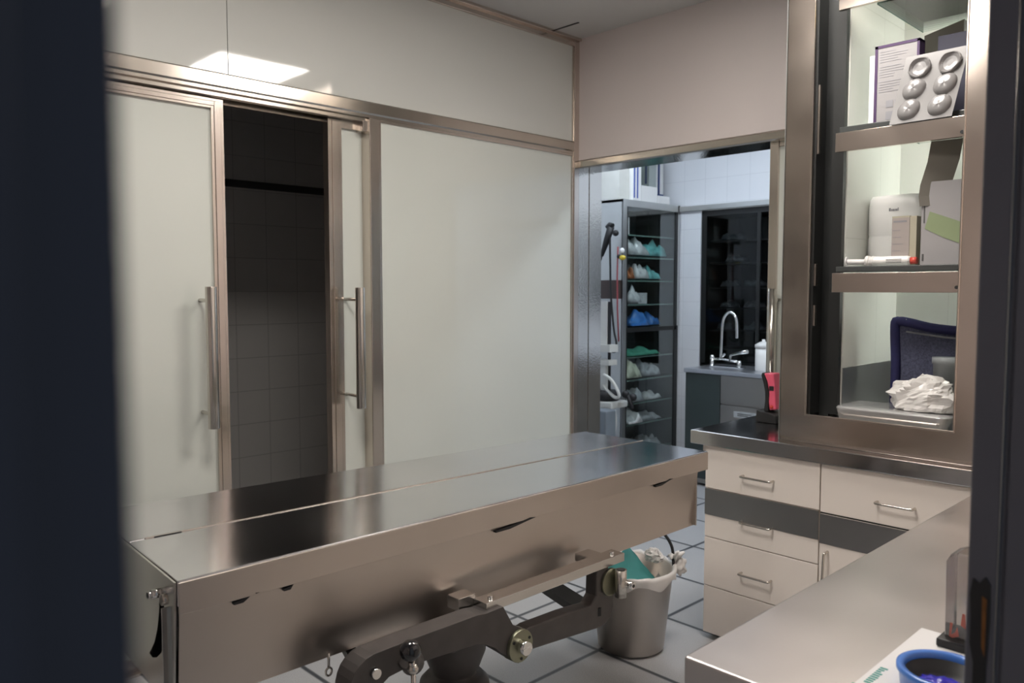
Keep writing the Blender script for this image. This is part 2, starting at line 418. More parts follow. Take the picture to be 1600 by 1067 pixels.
def pull_handle(par, x, y, z0, z1, wallx, r=.0225):
    mb = MB().cyl((x, y, z0), (x, y, z1), r, seg=28)
    for z in (z0 + .055, z1 - .055): mb.cyl((x, y, z), (wallx, y - .0, z), .008, seg=12)
    return mb.build('door_handle', 'handle', par, bevel=.0015)
# left sliding leaf
d1 = struct(MB().box(-3.222, -3.208, .16, 1.405, .03, 2.245).build('door_1', 'frost'))
fm = MB().box(-3.232, -3.194, 1.40, 1.452, .012, 2.272).box(-3.232, -3.194, .1, .16, .012, 2.272).box(-3.232, -3.194, .16, 1.40, 2.232, 2.272).box(-3.232, -3.194, .16, 1.40, .012, .06)
fm.box(-3.194, -3.19, 1.412, 1.44, .012, 2.26).box(-3.194, -3.19, .12, 1.412, 2.242, 2.26)
fm.build('door_frame', 'steeltan', d1, bevel=.0015)
pull_handle(d1, -3.10, 1.341, .945, 1.512, -3.21)
# slim visible end of the second sliding leaf, pushed behind the post
d2 = struct(MB().box(-3.268, -3.256, 2.03, 3.2, .03, 2.258).build('door_2', 'frost'))
fm = MB().box(-3.285, -3.24, 1.965, 2.035, .012, 2.285).box(-3.285, -3.24, 2.035, 3.25, 2.248, 2.285)
fm.box(-3.24, -3.236, 1.985, 2.02, .012, 2.275)
fm.build('door_frame', 'steeltan', d2, bevel=.0015)
pull_handle(d2, -3.125, 2.052, .95, 1.51, -3.257)

# ---- the dark room behind the left partition
struct(box(-5.3, -5.2, -1.3, YB, 0, H).build('wall_far_left', 'darktile'))
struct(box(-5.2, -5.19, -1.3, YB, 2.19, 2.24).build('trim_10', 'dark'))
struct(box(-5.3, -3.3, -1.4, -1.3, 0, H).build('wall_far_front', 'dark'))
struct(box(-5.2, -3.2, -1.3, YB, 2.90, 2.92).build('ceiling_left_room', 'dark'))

# ---- back wall, lintel rail, polished reveals
wb = MB().box(-3.19, -1.60, YB, 3.84, 2.27, H).box(-1.6, -.13, YB, 3.84, 0, H)
struct(wb.build('wall_back', 'paint'))
struct(box(-5.3, -3.2, YB, 3.84, 0, H).build('wall_divider', 'walltile'))
lr = MB().prism([(3.627, 2.228), (3.627, 2.262), (3.64, 2.268), (3.66, 2.268), (3.66, 2.222), (3.64, 2.222)], 0, -3.183, -1.60)
struct(lr.build('trim_11', 'steelrail', bevel=.002))
struct(MB().box(-3.2, -1.6, 3.66, 3.85, 2.222, 2.27).build('trim_12', 'steelmirror'))       # soffit under the lintel
rv = MB().box(-3.2, -3.186, 3.642, 3.735, 0, 2.222).box(-3.2, -3.182, 3.737, 3.85, 0, 2.222)
struct(rv.build('trim_13', 'steelmirror'))
# back sliding leaf, open to the right
d3 = struct(MB().box(-1.93, -1.1, 3.70, 3.71, .02, 2.21).build('door_3', 'frost'))
MB().box(-1.975, -1.93, 3.685, 3.725, .01, 2.222).box(-1.93, -1.61, 3.69, 3.72, 2.2, 2.222).build('door_frame', 'steeltan', d3, bevel=.002)
mb = MB().cyl((-1.915, 3.625, .945), (-1.915, 3.625, 1.505), .0205, seg=28)
for z in (1.0, 1.45): mb.cyl((-1.915, 3.625, z), (-1.915, 3.70, z), .008)
mb.build('door_handle', 'handle', d3)

# ---- the room behind
YF = 5.7
wf = MB().box(-4.4, -.2, YF, YF + .1, 2.19, H).box(-4.4, -3.655, YF, YF + .1, 0, 2.19).box(-2.95, -.2, YF, YF + .1, 0, 2.19).box(-3.655, -2.95, YF, YF + .1, 0, .86).box(-3.7, -2.9, YF + .42, YF + .5, .86, 2.19)
struct(wf.build('wall_far_back', 'walltile'))
struct(box(-4.5, -4.36, 3.84, 5.8, 0, H).build('wall_far_side', 'walltile_y'))
struct(box(-.3, -.2, 3.84, 5.8, 0, H).build('wall_far_right', 'walltile_y'))
struct(MB().box(-3.86, -.3, YF - .03, YF, 2.148, 2.19).build('trim_14', 'steelcool', bevel=.002))

# ================================================================ CEILING LIGHTS, THE LAST ONE ADDED
def ceiling_light(cx, cy, sx, sy, mat, label, group):
    t = thing('ceiling_light', (cx, cy, H), label, 'ceiling light', group)
    f = MB(); a, b, z = sx / 2, sy / 2, H
    f.box(cx - a - .015, cx + a + .015, cy - b - .015, cy - b, z - .012, z - .0005).box(cx - a - .015, cx + a + .015, cy + b, cy + b + .015, z - .012, z - .0005)
    f.box(cx - a - .015, cx - a, cy - b, cy + b, z - .012, z - .0005).box(cx + a, cx + a + .015, cy - b, cy + b, z - .012, z - .0005)
    f.build('light_frame', 'white', t)
    MB().box(cx - a, cx + a, cy - b, cy + b, z - .009, z - .002).build('diffuser', mat, t)
ceiling_light(-1.28, 2.51, .5, .62, 'lampmain', 'square ceiling light panel above the steel table end, mirrored in the upper glass', 'main room light panels')
ceiling_light(-1.72, 1.12, .5, .62, 'lampmain', 'ceiling light panel nearer the doorway, its corner mirrored at upper left', 'main room light panels')
ceiling_light(-2.35, 4.75, .9, .3, 'lampback', 'cool white ceiling light in the room behind, above the sink', 'back room light panels')
ceiling_light(-3.5, 4.55, .9, .3, 'lampback', 'cool white ceiling light in the room behind, beside the tall cabinet', 'back room light panels')

ceiling_light(-1.15, 4.75, .9, .3, 'lampback', 'added cool white ceiling light at the right of the room behind, out of direct view', 'back room light panels')  # added to brighten the room behind and its image in the reveal

# ================================================================ OPERATING TABLE
TFL, TBL, TFR, TBR = Vector((-1.496, .566, .95)), Vector((-2.125, .60, .95)), Vector((-1.546, 2.479, .92)), Vector((-2.118, 2.468, .92))
def T(u, v, d):
    """u along the table (0 near left end), v across (0 front), d height relative to the top"""
    p = TFL * (1 - u) * (1 - v) + TBL * (1 - u) * v + TFR * u * (1 - v) + TBR * u * v
    return p + Vector((0, 0, d))
def tbox(mb, u0, u1, v0, v1, d0, d1):
    return mb.hexa([T(u0, v0, d0), T(u0, v1, d0), T(u1, v1, d0), T(u1, v0, d0), T(u0, v0, d1), T(u0, v1, d1), T(u1, v1, d1), T(u1, v0, d1)])
tb = thing('operating_table', (-1.81, 1.5, 0), 'long stainless steel operating table with two flat leaves on a dark pedestal', 'operating table')
mb = MB(); tbox(mb, .0015, 1, 0, .497, -.052, 0); mb.build('tabletop_leaf', 'steeltop', tb, bevel=.004, seg=3)
mb = MB(); tbox(mb, .0015, 1, .503, 1, -.052, 0); mb.build('tabletop_leaf', 'steeltop', tb, bevel=.004, seg=3)
mb = MB(); tbox(mb, .002, .999, -.0035, .003, -.066, -.0035); mb.build('apron', 'steelbody', tb, bevel=.001)
mb = MB(); tbox(mb, .02, 1, .494, .506, -.004, .0022); mb.build('centre_seam', 'handle', tb, bevel=.001)
mb = MB(); tbox(mb, .03, .062, .492, .508, -.002, .0018); mb.build('seam_slit', 'black', tb)
# trough body: front, back, right end and bottom sheets
mb = MB()
mb.hexa([T(.004, .045, -.262), T(.004, .055, -.262), T(.972, .055, -.262), T(.972, .045, -.262), T(.004, .012, -.05), T(.004, .022, -.05), T(.972, .022, -.05), T(.972, .012, -.05)])
tbox(mb, .004, .972, .982, .988, -.262, -.05)
tbox(mb, .968, .972, .018, .982, -.262, -.05)
tbox(mb, .004, .972, .045, .988, -.266, -.262)
mb.build('trough_body', 'steelbody', tb, bevel=.0015)
# near end plate with crescent-shaped opening
cres = [(-1.590, .893), (-1.597, .858), (-1.61, .822), (-1.632, .787), (-1.668, .752), (-1.648, .7505), (-1.62, .760), (-1.59, .780), (-1.567, .806), (-1.5605, .84), (-1.560, .87), (-1.566, .893)]
out = [(-1.499, .9475), (-2.122, .9475), (-2.10, .69), (-1.525, .688)]
def endy(x): return .566 + (x + 1.496) / (-.629) * .034
mb = MB().prism(out, 1, 0, .004, [cres])
for v in mb.v: v.y = endy(v.x) - .002 + v.y
mb.build('end_plate', 'steel', tb)
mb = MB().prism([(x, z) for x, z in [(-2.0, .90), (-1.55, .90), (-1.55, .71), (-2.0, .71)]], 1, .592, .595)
mb.build('inner_shadow_plate', 'black', tb)  # black sheet stands in for the shade behind the crescent opening
mb = MB().box(-1.5535, -1.5485, .5575, .5675, .692, .885)
mb.build('end_flange', 'steel', tb, bevel=.001)
MB().cyl((-1.586, .552, .904), (-1.586, .572, .904), .009).cyl((-1.586, .545, .904), (-1.586, .553, .904), .0065).build('bolt', 'chrome', tb)
MB().cyl((-1.562, .562, .897), (-1.562, .572, .897), .011).build('bolt', 'handle', tb)
# dark wavy slits where the leaves hinge
def notch(y0, y1, z):
    m = MB(); xs = -1.499 - (y0 - .566) / 1.913 * .05 + .004
    m.prism([(y0, z - .006), (y0 + (y1 - y0) * .35, z - .006), (y1 - .02, z + .004), (y1, z + .006), (y1 - .02, z + .009), (y0 + (y1 - y0) * .5, z + .003), (y0, z - .001)], 0, xs - .014, xs)
    m.build('hinge_slit', 'black', tb)
notch(.68, .735, .8785); notch(.79, .832, .8765); notch(1.41, 1.56, .8635); notch(2.15, 2.25, .8535)
# mounting bar on the front
mb = MB().box(-1.475, -1.425, 1.292, 1.842, .700, .725); mb.build('side_bar', 'steel', tb, bevel=.0015)
MB().box(-1.52, -1.475, 1.245, 1.30, .702, .735).build('bar_bracket', 'steel', tb, bevel=.001)
MB().box(-1.53, -1.475, 1.74, 1.80, .700, .722).build('bar_bracket', 'steel', tb, bevel=.001)
for y in (1.325, 1.81): MB().cyl((-1.448, y, .724), (-1.448, y, .731), .007).build('bolt', 'chrome', tb)
# cast arms
a1 = [(.885, .60), (.886, .63), (.889, .655), (.894, .672), (.902, .687), (.913, .698), (.93, .708), (.95, .713), (1.054, .714), (1.253, .712), (1.28, .708), (1.337, .709), (1.371, .652), (1.396, .638), (1.414, .623), (1.42, .59), (1.414, .55), (1.39, .545), (1.366, .564), (1.325, .595), (1.308, .612), (1.276, .63), (1.249, .64), (1.173, .645), (1.081, .652), (1.033, .652), (.99, .648), (.962, .632), (.945, .60), (.93, .57), (.90, .565)]
MB().prism(a1, 0, -1.47, -1.412).build('support_arm', 'iron', tb, bevel=.006, seg=3)
a2 = [(1.39, .605), (1.455, .615), (1.596, .611), (1.70, .602), (1.722, .625), (1.725, .70), (1.775, .70), (1.802, .64), (1.803, .57), (1.79, .545), (1.765, .53), (1.732, .527), (1.455, .552), (1.39, .56)]
MB().prism(a2, 0, -1.475, -1.432).build('support_arm', 'iron', tb, bevel=.005, seg=3)
m = MB().cyl((-1.435, 1.391, .593), (-1.402, 1.391, .593), .042, seg=36); m.build('pivot_disc', 'olive', tb, bevel=.002)
m = MB().cyl((-1.402, 1.391, .593), (-1.380, 1.391, .593), .017, seg=24).box(-1.381, -1.3785, 1.375, 1.407, .590, .596); m.build('slotted_screw', 'chrome', tb)
for a in range(3): MB().cyl((-1.402, 1.391 + .032 * math.cos(a * 2.1 + .5), .593 + .032 * math.sin(a * 2.1 + .5)), (-1.4, 1.391 + .032 * math.cos(a * 2.1 + .5), .593 + .032 * math.sin(a * 2.1 + .5)), .004, seg=10).build('bolt', 'black', tb)
MB().cyl((-1.435, 1.782, .652), (-1.424, 1.782, .652), .040, seg=32).build('clamp_disc', 'olive', tb, bevel=.001)
m = MB().tube([(-1.405, 1.80, .69), (-1.405, 1.80, .610)], .017, 24); m.build('clamp_sleeve', 'handle', tb)
MB().cyl((-1.405, 1.80, .689), (-1.405, 1.80, .6915), .012).build('socket', 'black', tb)
MB().cyl((-1.40, 1.812, .648), (-1.368, 1.812, .648), .0105, seg=6).build('bolt', 'chrome', tb)
MB().cyl((-1.3685, 1.812, .648), (-1.367, 1.812, .648), .005, seg=12).build('socket', 'black', tb)
MB().cyl((-1.412, .951, .672), (-1.40, .951, .672), .011, seg=20).build('bolt', 'chrome', tb)
# knob and release lever
MB().sphere((-1.36, 1.010, .719), .0235, 28, 18).build('ball_knob', 'blackgloss', tb)
MB().cyl((-1.36, 1.012, .694), (-1.36, 1.016, .676), .007).sphere((-1.36, 1.017, .676), .0125, 16, 10).tube([(-1.36, 1.017, .676), (-1.36, 1.02, .52)], .0055, 12).build('release_lever', 'handle', tb)
MB().cyl((-1.40, 1.03, .68), (-1.42, 1.06, .655), .02, .028, 20).build('lever_boss', 'iron', tb)
# eye bolt
m = MB().tube([(-1.5, .892, .705), (-1.5, .892, .672)], .003, 10)
m.tube([(-1.5, .892 + .0075 * math.cos(a), .663 + .009 * math.sin(a)) for a in [i * PI / 8 for i in range(17)]], .0025, 8, caps=False)
m.build('eye_bolt', 'handle', tb)
# under-frame, braces, column and bell-shaped base
m = MB().box(-2.0, -1.66, 1.03, 1.10, .63, .682).box(-2.0, -1.6, 1.30, 1.46, .61, .682)
m.build('under_frame', 'iron', tb, bevel=.004)
def bar(mb, a, b, w, h):
    a, b = Vector(a), Vector(b); t = (b - a).normalized(); s = t.cross(Vector((0, 0, 1))).normalized() * w; u = Vector((0, 0, h))
    return mb.hexa([a - s - u, a + s - u, b + s - u, b - s - u, a - s + u, a + s + u, b + s + u, b - s + u])
m = bar(MB(), (-1.95, 1.92, .53), (-1.44, 1.71, .575), .032, .012); m.build('cross_brace', 'black', tb)
m = bar(MB(), (-1.86, 1.12, .60), (-1.46, .945, .665), .013, .01); m.build('cross_brace', 'black', tb)
m = bar(MB(), (-1.6, 1.04, .682), (-1.6, 1.07, .6), .012, .012); m.build('hanger', 'iron', tb)
m = MB().lathe([(.001, .64), (.085, .64), (.098, .6), (.1, .55), (.1, .47), (.095, .42), (.078, .375), (.066, .355), (.066, .35), (.085, .345), (.104, .325), (.11, .29), (.112, .24), (.13, .14), (.2, .08), (.27, .04), (.27, .001), (.001, .001)], (-1.80, 1.5, .0))
m.build('pedestal', 'iron', tb)
m = MB().box(-1.85, -1.475, 1.22, 1.34, .60, .652)
m.build('tilt_housing', 'iron', tb, bevel=.01, seg=3)

# ================================================================ BUCKET
bx, by = -2.005, 2.64
bk = thing('bucket', (bx, by, 0), 'tapered stainless steel bucket lined with a white bag, on the floor behind the table', 'bucket')
rt, rb_, hb = .172, .138, .335
MB().lathe([(.001, .006), (rb_ - .012, .004), (rb_, .012), (rt, hb), (rt + .006, hb + .004), (rt + .004, hb + .01), (rt - .006, hb + .006), (rb_ - .006, .02), (.001, .016)], (bx, by, 0), 56).build('bucket_shell', 'bucket', bk)
# liner folded over the rim, wrinkled
m = MB(); vs = []; fs = []; sg = 72
rings = [(-.055, -.22), (-.012, -.06), (-.001, .012), (.010, .018), (.014, .0), (.010, -.03)]
for k, (dr, dz) in enumerate(rings):
    for j in range(sg):
        q = 2 * PI * j / sg; wv = .008 * noise.noise(Vector((math.cos(q) * 5, math.sin(q) * 5, k * .7)))
        r_ = rt + dr + wv * (1 if k else 3); z = hb + dz + 1.2 * wv + (.012 * math.sin(7 * q) if k == 5 else 0)
        vs.append((bx + r_ * math.cos(q), by + r_ * math.sin(q), z))
for k in range(len(rings) - 1):
    for j in range(sg): fs.append((k * sg + j, k * sg + (j + 1) % sg, (k + 1) * sg + (j + 1) % sg, (k + 1) * sg + j))
m.add(vs, fs, True).build('liner_bag', 'bagwhite', bk)
# knotted bunch of the bag at the right
kx, ky, kz = bx + .115, by + .145, hb + .02
m = crumple((kx + .01, ky + .012, kz - .02), (.032, .032, .04), 3, .5, 2.2)
for a in range(7):
    q = a * .9 - .8; m.tube([(kx, ky, kz), (kx + .02 * math.cos(q), ky + .02 * math.sin(q), kz + .03), (kx + .035 * math.cos(q) + .01, ky + .035 * math.sin(q), kz + .055 - .006 * a)], [.006, .011, .004], 6)
m.build('bag_knot', 'bagwhite', bk)
m = MB().tube(bez([(bx + .125, by + .125, hb + .002), (bx + .10, by + .14, hb + .09), (bx + .04, by + .12, hb + .15), (bx - .03, by + .03, hb + .17), (bx - .09, by - .07, hb + .12), (bx - .125, by - .12, hb + .01)], 6), .0065, 8)
m.build('bucket_handle', 'black', bk)
m = MB(); vs = []; n_ = 12
for i in range(n_ + 1):
    for j in range(n_ + 1):
        u, v = i / n_, j / n_
        z = hb - .045 + .10 * (1 - u) * v + .02 * noise.noise(Vector((u * 3, v * 3, 2)))
        vs.append((bx - .09 + .17 * u, by - .11 + .2 * v - .03 * u, z))
fs = [(i * (n_ + 1) + j, i * (n_ + 1) + j + 1, (i + 1) * (n_ + 1) + j + 1, (i + 1) * (n_ + 1) + j) for i in range(n_) for j in range(n_)]
o = m.add(vs, fs, True).build('surgical_drape', 'teal'); so = o.modifiers.new('s', 'SOLIDIFY'); so.thickness = .003
tag(o, 'crumpled teal green cloth thrown away inside the steel bucket', 'cloth')
o = ridged((bx + .03, by + .115, hb + .03), (.045, .03, .035), 8, .5, 2, 24, 14).build('plastic_wrapper', 'bagwhite')
tag(o, 'crumpled pale plastic wrapper in the bucket, beside the teal cloth', 'wrapper')

# ================================================================ BASE CABINETS AND WORKTOPS
CY = 2.93
def bar_handle(par, x0, x1, z, y=CY, drop=0):
    m = MB().tube(bez([(x0, y, z), (x0, y - .022, z), (x0 + .008, y - .029, z - drop), ((x0 + x1) / 2, y - .03, z - drop), (x1 - .008, y - .029, z - drop), (x1, y - .022, z), (x1, y, z)], 6), .0048, 10)
    m.build('handle', 'handle', par)
c1 = thing('drawer_cabinet', (-1.59, 3.25, 0), 'cream white drawer cabinet with four drawers and a grey steel strip, at the table end', 'cabinet')
MB().box(-1.838, -1.337, CY + .02, 3.62, .03, .84).box(-1.87, -1.838, CY + .03, 3.2, .79, .838).build('carcass', 'laminate', c1)
MB().box(-1.82, -1.337, CY + .05, 3.6, 0, .03).build('plinth', 'plinth', c1)
for i, (z0, z1) in enumerate([(.6585, .838), (.4475, .6545), (.2355, .4435), (.028, .2315)]):
    d = MB().box(-1.838, -1.3375, CY, CY + .02, z0, z1).build('drawer', 'laminate', c1, bevel=.0012)
    if i == 1:
        MB().box(-1.838, -1.3375, CY - .0025, CY + .001, .543, .6545).build('steel_strip', 'steeldark', d)
    hz = [.737, .546, .33, None][i]
    if hz: bar_handle(d, -1.659, -1.527, hz)
c2 = thing('base_cabinet', (-1.03, 3.25, 0), 'cream white base cabinet with one wide drawer over a door, right of the drawer cabinet', 'cabinet')
MB().box(-1.332, -.72, CY + .02, 3.62, .03, .84).build('carcass', 'laminate', c2)
MB().box(-1.337, -.72, CY + .05, 3.6, 0, .03).build('plinth', 'plinth', c2)
d = MB().box(-1.3325, -.722, CY, CY + .02, .654, .838).build('drawer', 'laminate', c2, bevel=.0012); bar_handle(d, -1.121, -.993, .733)
MB().box(-1.3325, -.722, CY, CY + .021, .6485, .653).build('shadow_gap', 'seam', c2)
d = MB().box(-1.3325, -.722, CY, CY + .02, .028, .648).build('cabinet_door', 'laminate', c2, bevel=.0012)
MB().box(-1.3325, -.722, CY - .0025, CY + .001, .533, .647).build('steel_strip', 'steeldark', d)
m = MB().tube(bez([(-1.300, CY, .505), (-1.300, CY - .024, .503), (-1.302, CY - .03, .493), (-1.304, CY - .03, .44), (-1.306, CY - .03, .385), (-1.306, CY - .024, .375), (-1.306, CY, .373)], 6), .0048, 10); m.build('handle', 'handle', d)
o = MB().box(-1.905, -.262, 2.912, 3.635, .842, .90).build('worktop', 'steelctr', bevel=.004)
tag(o, 'steel worktop over the cream cabinets, running under the display cabinet', 'worktop')
o = MB().box(-.717, -.262, 1.087, 2.908, .845, .90).build('worktop', 'steelpen', bevel=.004)
tag(o, 'steel worktop reaching toward the camera at the lower right', 'worktop')
c3 = thing('base_cabinet', (-.47, 2.0, 0), 'cream white base cabinet carrying the near steel worktop at lower right', 'cabinet')
MB().box(-.66, -.265, 1.13, 2.90, .06, .844).build('carcass', 'laminate', c3)
MB().box(-.62, -.27, 1.17, 2.9, 0, .06).build('plinth', 'plinth', c3)
for y0, y1 in ((1.135, 1.72), (1.725, 2.31), (2.315, 2.895)): MB().box(-.68, -.66, y0, y1, .065, .84).build('cabinet_door', 'laminate', c3, bevel=.001)

# ================================================================ DISPLAY CABINET ON THE WORKTOP
DY = 2.98
dc = thing('display_cabinet', (-1.15, 3.3, .9), 'tall steel framed wall cabinet with glass shelves of supplies, standing on the worktop', 'cabinet')
# folded steel frame: left stile, bottom rail, right stile, all one skin with a sharp inner lip
outer = [(-1.534, .9005), (-.80, .9005), (-.80, 2.97), (-1.534, 2.97)]
inner = [(-1.424, 1.014), (-.893, 1.014), (-.893, 2.80), (-1.424, 2.80)]
m = MB().prism(outer, 1, DY, DY + .012, [inner])
m.box(-1.427, -1.421, DY - .004, DY, 1.014, 2.8).box(-1.427, -.89, DY - .004, DY, 1.008, 1.015).box(-.896, -.890, DY - .004, DY, 1.014, 2.8)
m.build('front_frame', 'steelworn', dc, bevel=.0015)
MB().box(-1.536, -1.53, DY, 3.6, .9005, 2.97).build('side_panel', 'steelcool', dc)
# dark sliding door stile standing in the reveal
m = MB().box(-1.424, -1.412, DY + .012, 3.08, 1.014, 2.9).box(-1.375, -1.331, 3.05, 3.075, 1.014, 2.9).box(-1.412, -1.375, 3.07, 3.08, 1.0, 2.9)
m.build('sliding_door_stile', 'cabblack', dc)
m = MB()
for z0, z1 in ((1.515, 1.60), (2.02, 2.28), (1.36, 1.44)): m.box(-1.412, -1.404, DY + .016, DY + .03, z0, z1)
each(m, 'reflection_strip', 'steeltan', dc)  # bright strips imitate reflections in the door gap
MB().box(-1.336, -1.328, DY + .1, 3.62, 1.0, 2.96).build('tiled_side', 'cabtile', dc)
MB().box(-1.336, -.82, 3.61, 3.62, 1.0, 2.96).build('tiled_back', 'cabtile_x', dc)
MB().box(-.828, -.82, DY + .012, 3.61, .9, 2.96).build('inner_side', 'cabtile', dc)
MB().box(-1.328, -1.324, DY + .1, 3.6, 1.0, 1.195).box(-1.328, -.83, 3.598, 3.609, 1.0, 1.195).build('steel_upstand', 'steelcool', dc)
MB().box(-1.42, -.83, DY + .012, 3.61, .985, 1.0).build('cabinet_floor', 'steelcool', dc)
for z0, z1, nm in ((1.49, 1.562, 'lower'), (2.015, 2.085, 'upper'), (2.535, 2.62, 'top')):
    MB().box(-1.334, -.893, DY + .002, DY + .02, z0, z1).build('shelf_bar', 'steelworn', dc, bevel=.001)
    if nm != 'top':
        MB().box(-1.333, -.893, DY + .03, DY + .055, z1 + .004, z1 + .026).build('shelf_edge', 'shelfedge', dc, bevel=.003)
    MB().box(-1.215, -.83, DY + .058, 3.50, z1 + (.012 if nm != 'top' else -.078), z1 + (.020 if nm != 'top' else -.07)).build('glass_shelf', 'glasstint', dc)
    MB().box(-1.217, -1.2145, DY + .058, 3.50, z1 + (.011 if nm != 'top' else -.079), z1 + (.021 if nm != 'top' else -.069)).build('shelf_rim', 'edgegreen', dc)
for z in (1.568, 2.09): MB().cyl((-.9, DY + .0, z - .06), (-.9, DY - .003, z - .06), .006).build('screw', 'black', dc)

MB().cyl((-.85, 3.585, 1.25), (-.85, 3.585, 2.8), .012, seg=12).build('added_light_tube', 'lampadded', dc)  # added tube, hidden behind the right stile, lights the cabinet from within
MB().box(-.866, -.834, 3.57, 3.6, 1.22, 1.25).build('added_tube_holder', 'white', dc)
MB().box(-.866, -.834, 3.57, 3.6, 2.8, 2.83).build('added_tube_holder', 'white', dc)
S1, S2 = 1.583, 2.106       # tops of the glass shelves
def lines(mb, x0, x1, y, zs, w=.0018, seed=1):
    rd = random.Random(seed)
    for z in zs: mb.box(x0, x0 + (x1 - x0) * rd.uniform(.45, 1), y - .0006, y, z, z + w)
    return mb
# --- top shelf
t = thing('medicine_box', (-1.13, 3.09, S2), 'upright medicine box with purple edges, left on the top shelf', 'box')
MB().box(-1.222, -1.07, 3.05, 3.10, S2 + .001, S2 + .285).build('carton', 'greybox', t)
MB().box(-1.2235, -1.213, 3.0485, 3.101, S2, S2 + .286).box(-1.2235, -1.0685, 3.0485, 3.101, S2 + .277, S2 + .2868).box(-1.077, -1.0685, 3.0485, 3.101, S2, S2 + .286).build('purple_border', 'purple', t)
MB().box(-1.25, -1.2235, 3.07, 3.13, S2 + .001, S2 + .262).build('side_flap', 'whitebox', t)
m = lines(MB(), -1.205, -1.10, 3.0498, [S2 + .27 - .009 * i for i in range(1, 18) if i % 6], .0022)
m.box(-1.18, -1.155, 3.049, 3.05, S2 + .06, S2 + .085).box(-1.15, -1.125, 3.049, 3.05, S2 + .06, S2 + .085).box(-1.18, -1.14, 3.049, 3.05, S2 + .015, S2 + .045)
each(m, 'text_line', 'text', t)
# blister pack, 2 x 3 pockets
t = thing('blister_pack', (-1.03, 3.0, 2.086), 'large silver blister pack with six round pockets, leaning at the front of the top shelf', 'blister pack')
O, U, V_ = Vector((-1.137, 2.974, 2.086)), Vector((.203, .004, .002)), Vector((.036, .045, .238))
Nn = U.cross(V_).normalized(); Nn = Nn if Nn.y < 0 else -Nn
m = MB(); m.hexa([O, O + U, O + U + V_, O + V_, O + Nn * -.002, O + U + Nn * -.002, O + U + V_ + Nn * -.002, O + V_ + Nn * -.002]); m.build('foil_sheet', 'foil', t)
un, vn = U.normalized(), V_.normalized()
for j in range(3):
    for i in range(2):
        c = O + U * (.27 + .49 * i) + V_ * (.19 + .3 * j); m = MB(); R = .038; vs = []; fs = []; sg = 28
        prof = [(1, 0), (.92, .35), (.7, .62), (.45, .72), (.2, .76), (.01, .76)] if j < 2 else [(1, 0), (.97, .5), (.88, .62), (.78, .4), (.6, .12), (.3, .06), (.01, .06)]
        for (r_, h) in prof:
            for k in range(sg):
                q = 2 * PI * k / sg; f = 1 + (.05 if j < 2 else .14) * noise.noise(Vector((math.cos(q) * 1.6, math.sin(q) * 1.6, i + j * 2.3)))
                jag = (math.sin(3.5 * q) * .12 if j == 2 else .04 * math.sin(2 * q + i))
                vs.append(c + (un * math.cos(q) + vn * math.sin(q)) * R * r_ * f + Nn * R * .55 * (h + jag * (h > .3)))
        for a in range(len(prof) - 1):
            for k in range(sg): fs.append((a * sg + k, a * sg + (k + 1) % sg, (a + 1) * sg + (k + 1) % sg, (a + 1) * sg + k))
        m.add(vs, fs, j < 2); m.build('pocket', 'foil', t)
o = MB().box(-1.035, -.86, 3.13, 3.2, S2 + .001, S2 + .30).build('dark_blue_box', 'navycard'); tag(o, 'dark blue box standing behind the silver blister pack', 'box')
o = MB().prism([(-1.12, S2), (-.985, S2), (-.985, S2 + .375), (-1.12, S2 + .345)], 1, 3.24, 3.3).build('card_box', 'browncard'); tag(o, 'brown grey box at the back of the top shelf, behind the purple edged box', 'box')
# --- things standing on the uppermost glass shelf, seen from below
ST = 2.551
o = MB().lathe([(.001, 0), (.045, 0), (.05, .01), (.05, .13), (.02, .17), (.018, .2), (.001, .2)], (-1.03, 3.14, ST + .001), 24).build('yellow_bottle', 'yellow'); tag(o, 'yellow bottle standing on the uppermost glass shelf, seen from below', 'bottle')
o = MB().tube([(-.985, 3.06, ST + .008), (-.96, 3.30, ST + .008)], [.0075, .0075], 12).build('metal_tube', 'chrome'); tag(o, 'shiny metal tube lying on the uppermost glass shelf', 'tube')
o = pouch((-1.03, 3.36, ST + .001), (.15, .12, .02), .1, 4).build('film_sheet', 'pouchgrey'); tag(o, 'grey plastic packet lying flat on the uppermost glass shelf', 'packet')
# --- middle shelf
t = thing('plastic_canister', (-1.21, 3.3, S1), 'large white plastic canister with rounded shoulders at the back of the middle shelf', 'canister')
mb = MB(); cx, cy = -1.215, 3.33; a_, b_ = .135, .075; vs = []; fs = []; sg = 48
prof = [(.0, 0), (.96, 0), (1, .012), (1, .12), (.985, .125), (.985, .13), (1, .135), (1, .245), (.97, .272), (.9, .285), (.5, .29), (0, .29)]
for (r_, h) in prof:
    for k in range(sg):
        q = 2 * PI * k / sg; sx = math.copysign(abs(math.cos(q)) ** .35, math.cos(q)); sy = math.copysign(abs(math.sin(q)) ** .35, math.sin(q))
        vs.append((cx + max(r_, .001) * a_ * sx * .8, cy + max(r_, .001) * b_ * sy, S1 + .001 + h))
for a in range(len(prof) - 1):
    for k in range(sg): fs.append((a * sg + k, a * sg + (k + 1) % sg, (a + 1) * sg + (k + 1) % sg, (a + 1) * sg + k))
mb.add(vs, fs, True).build('canister_body', 'white', t)
m = MB()
for k, (x, w_) in enumerate([(0, .007), (.009, .004), (.0145, .005), (.021, .004), (.0265, .005), (.033, .003)]): m.box(-1.235 + x, -1.235 + x + w_, 3.2535, 3.2545, S1 + .224, S1 + .224 + (.012 if k in (0, 5) else .008))
each(m, 'printed_letter', 'text', t)
t = thing('lined_box', (-1.13, 3.12, S1), 'small upright cream box with ruled lines, in front of the white canister', 'box')
MB().box(-1.16, -1.098, 3.09, 3.15, S1 + .001, S1 + .182).build('carton', 'pinkcard', t)
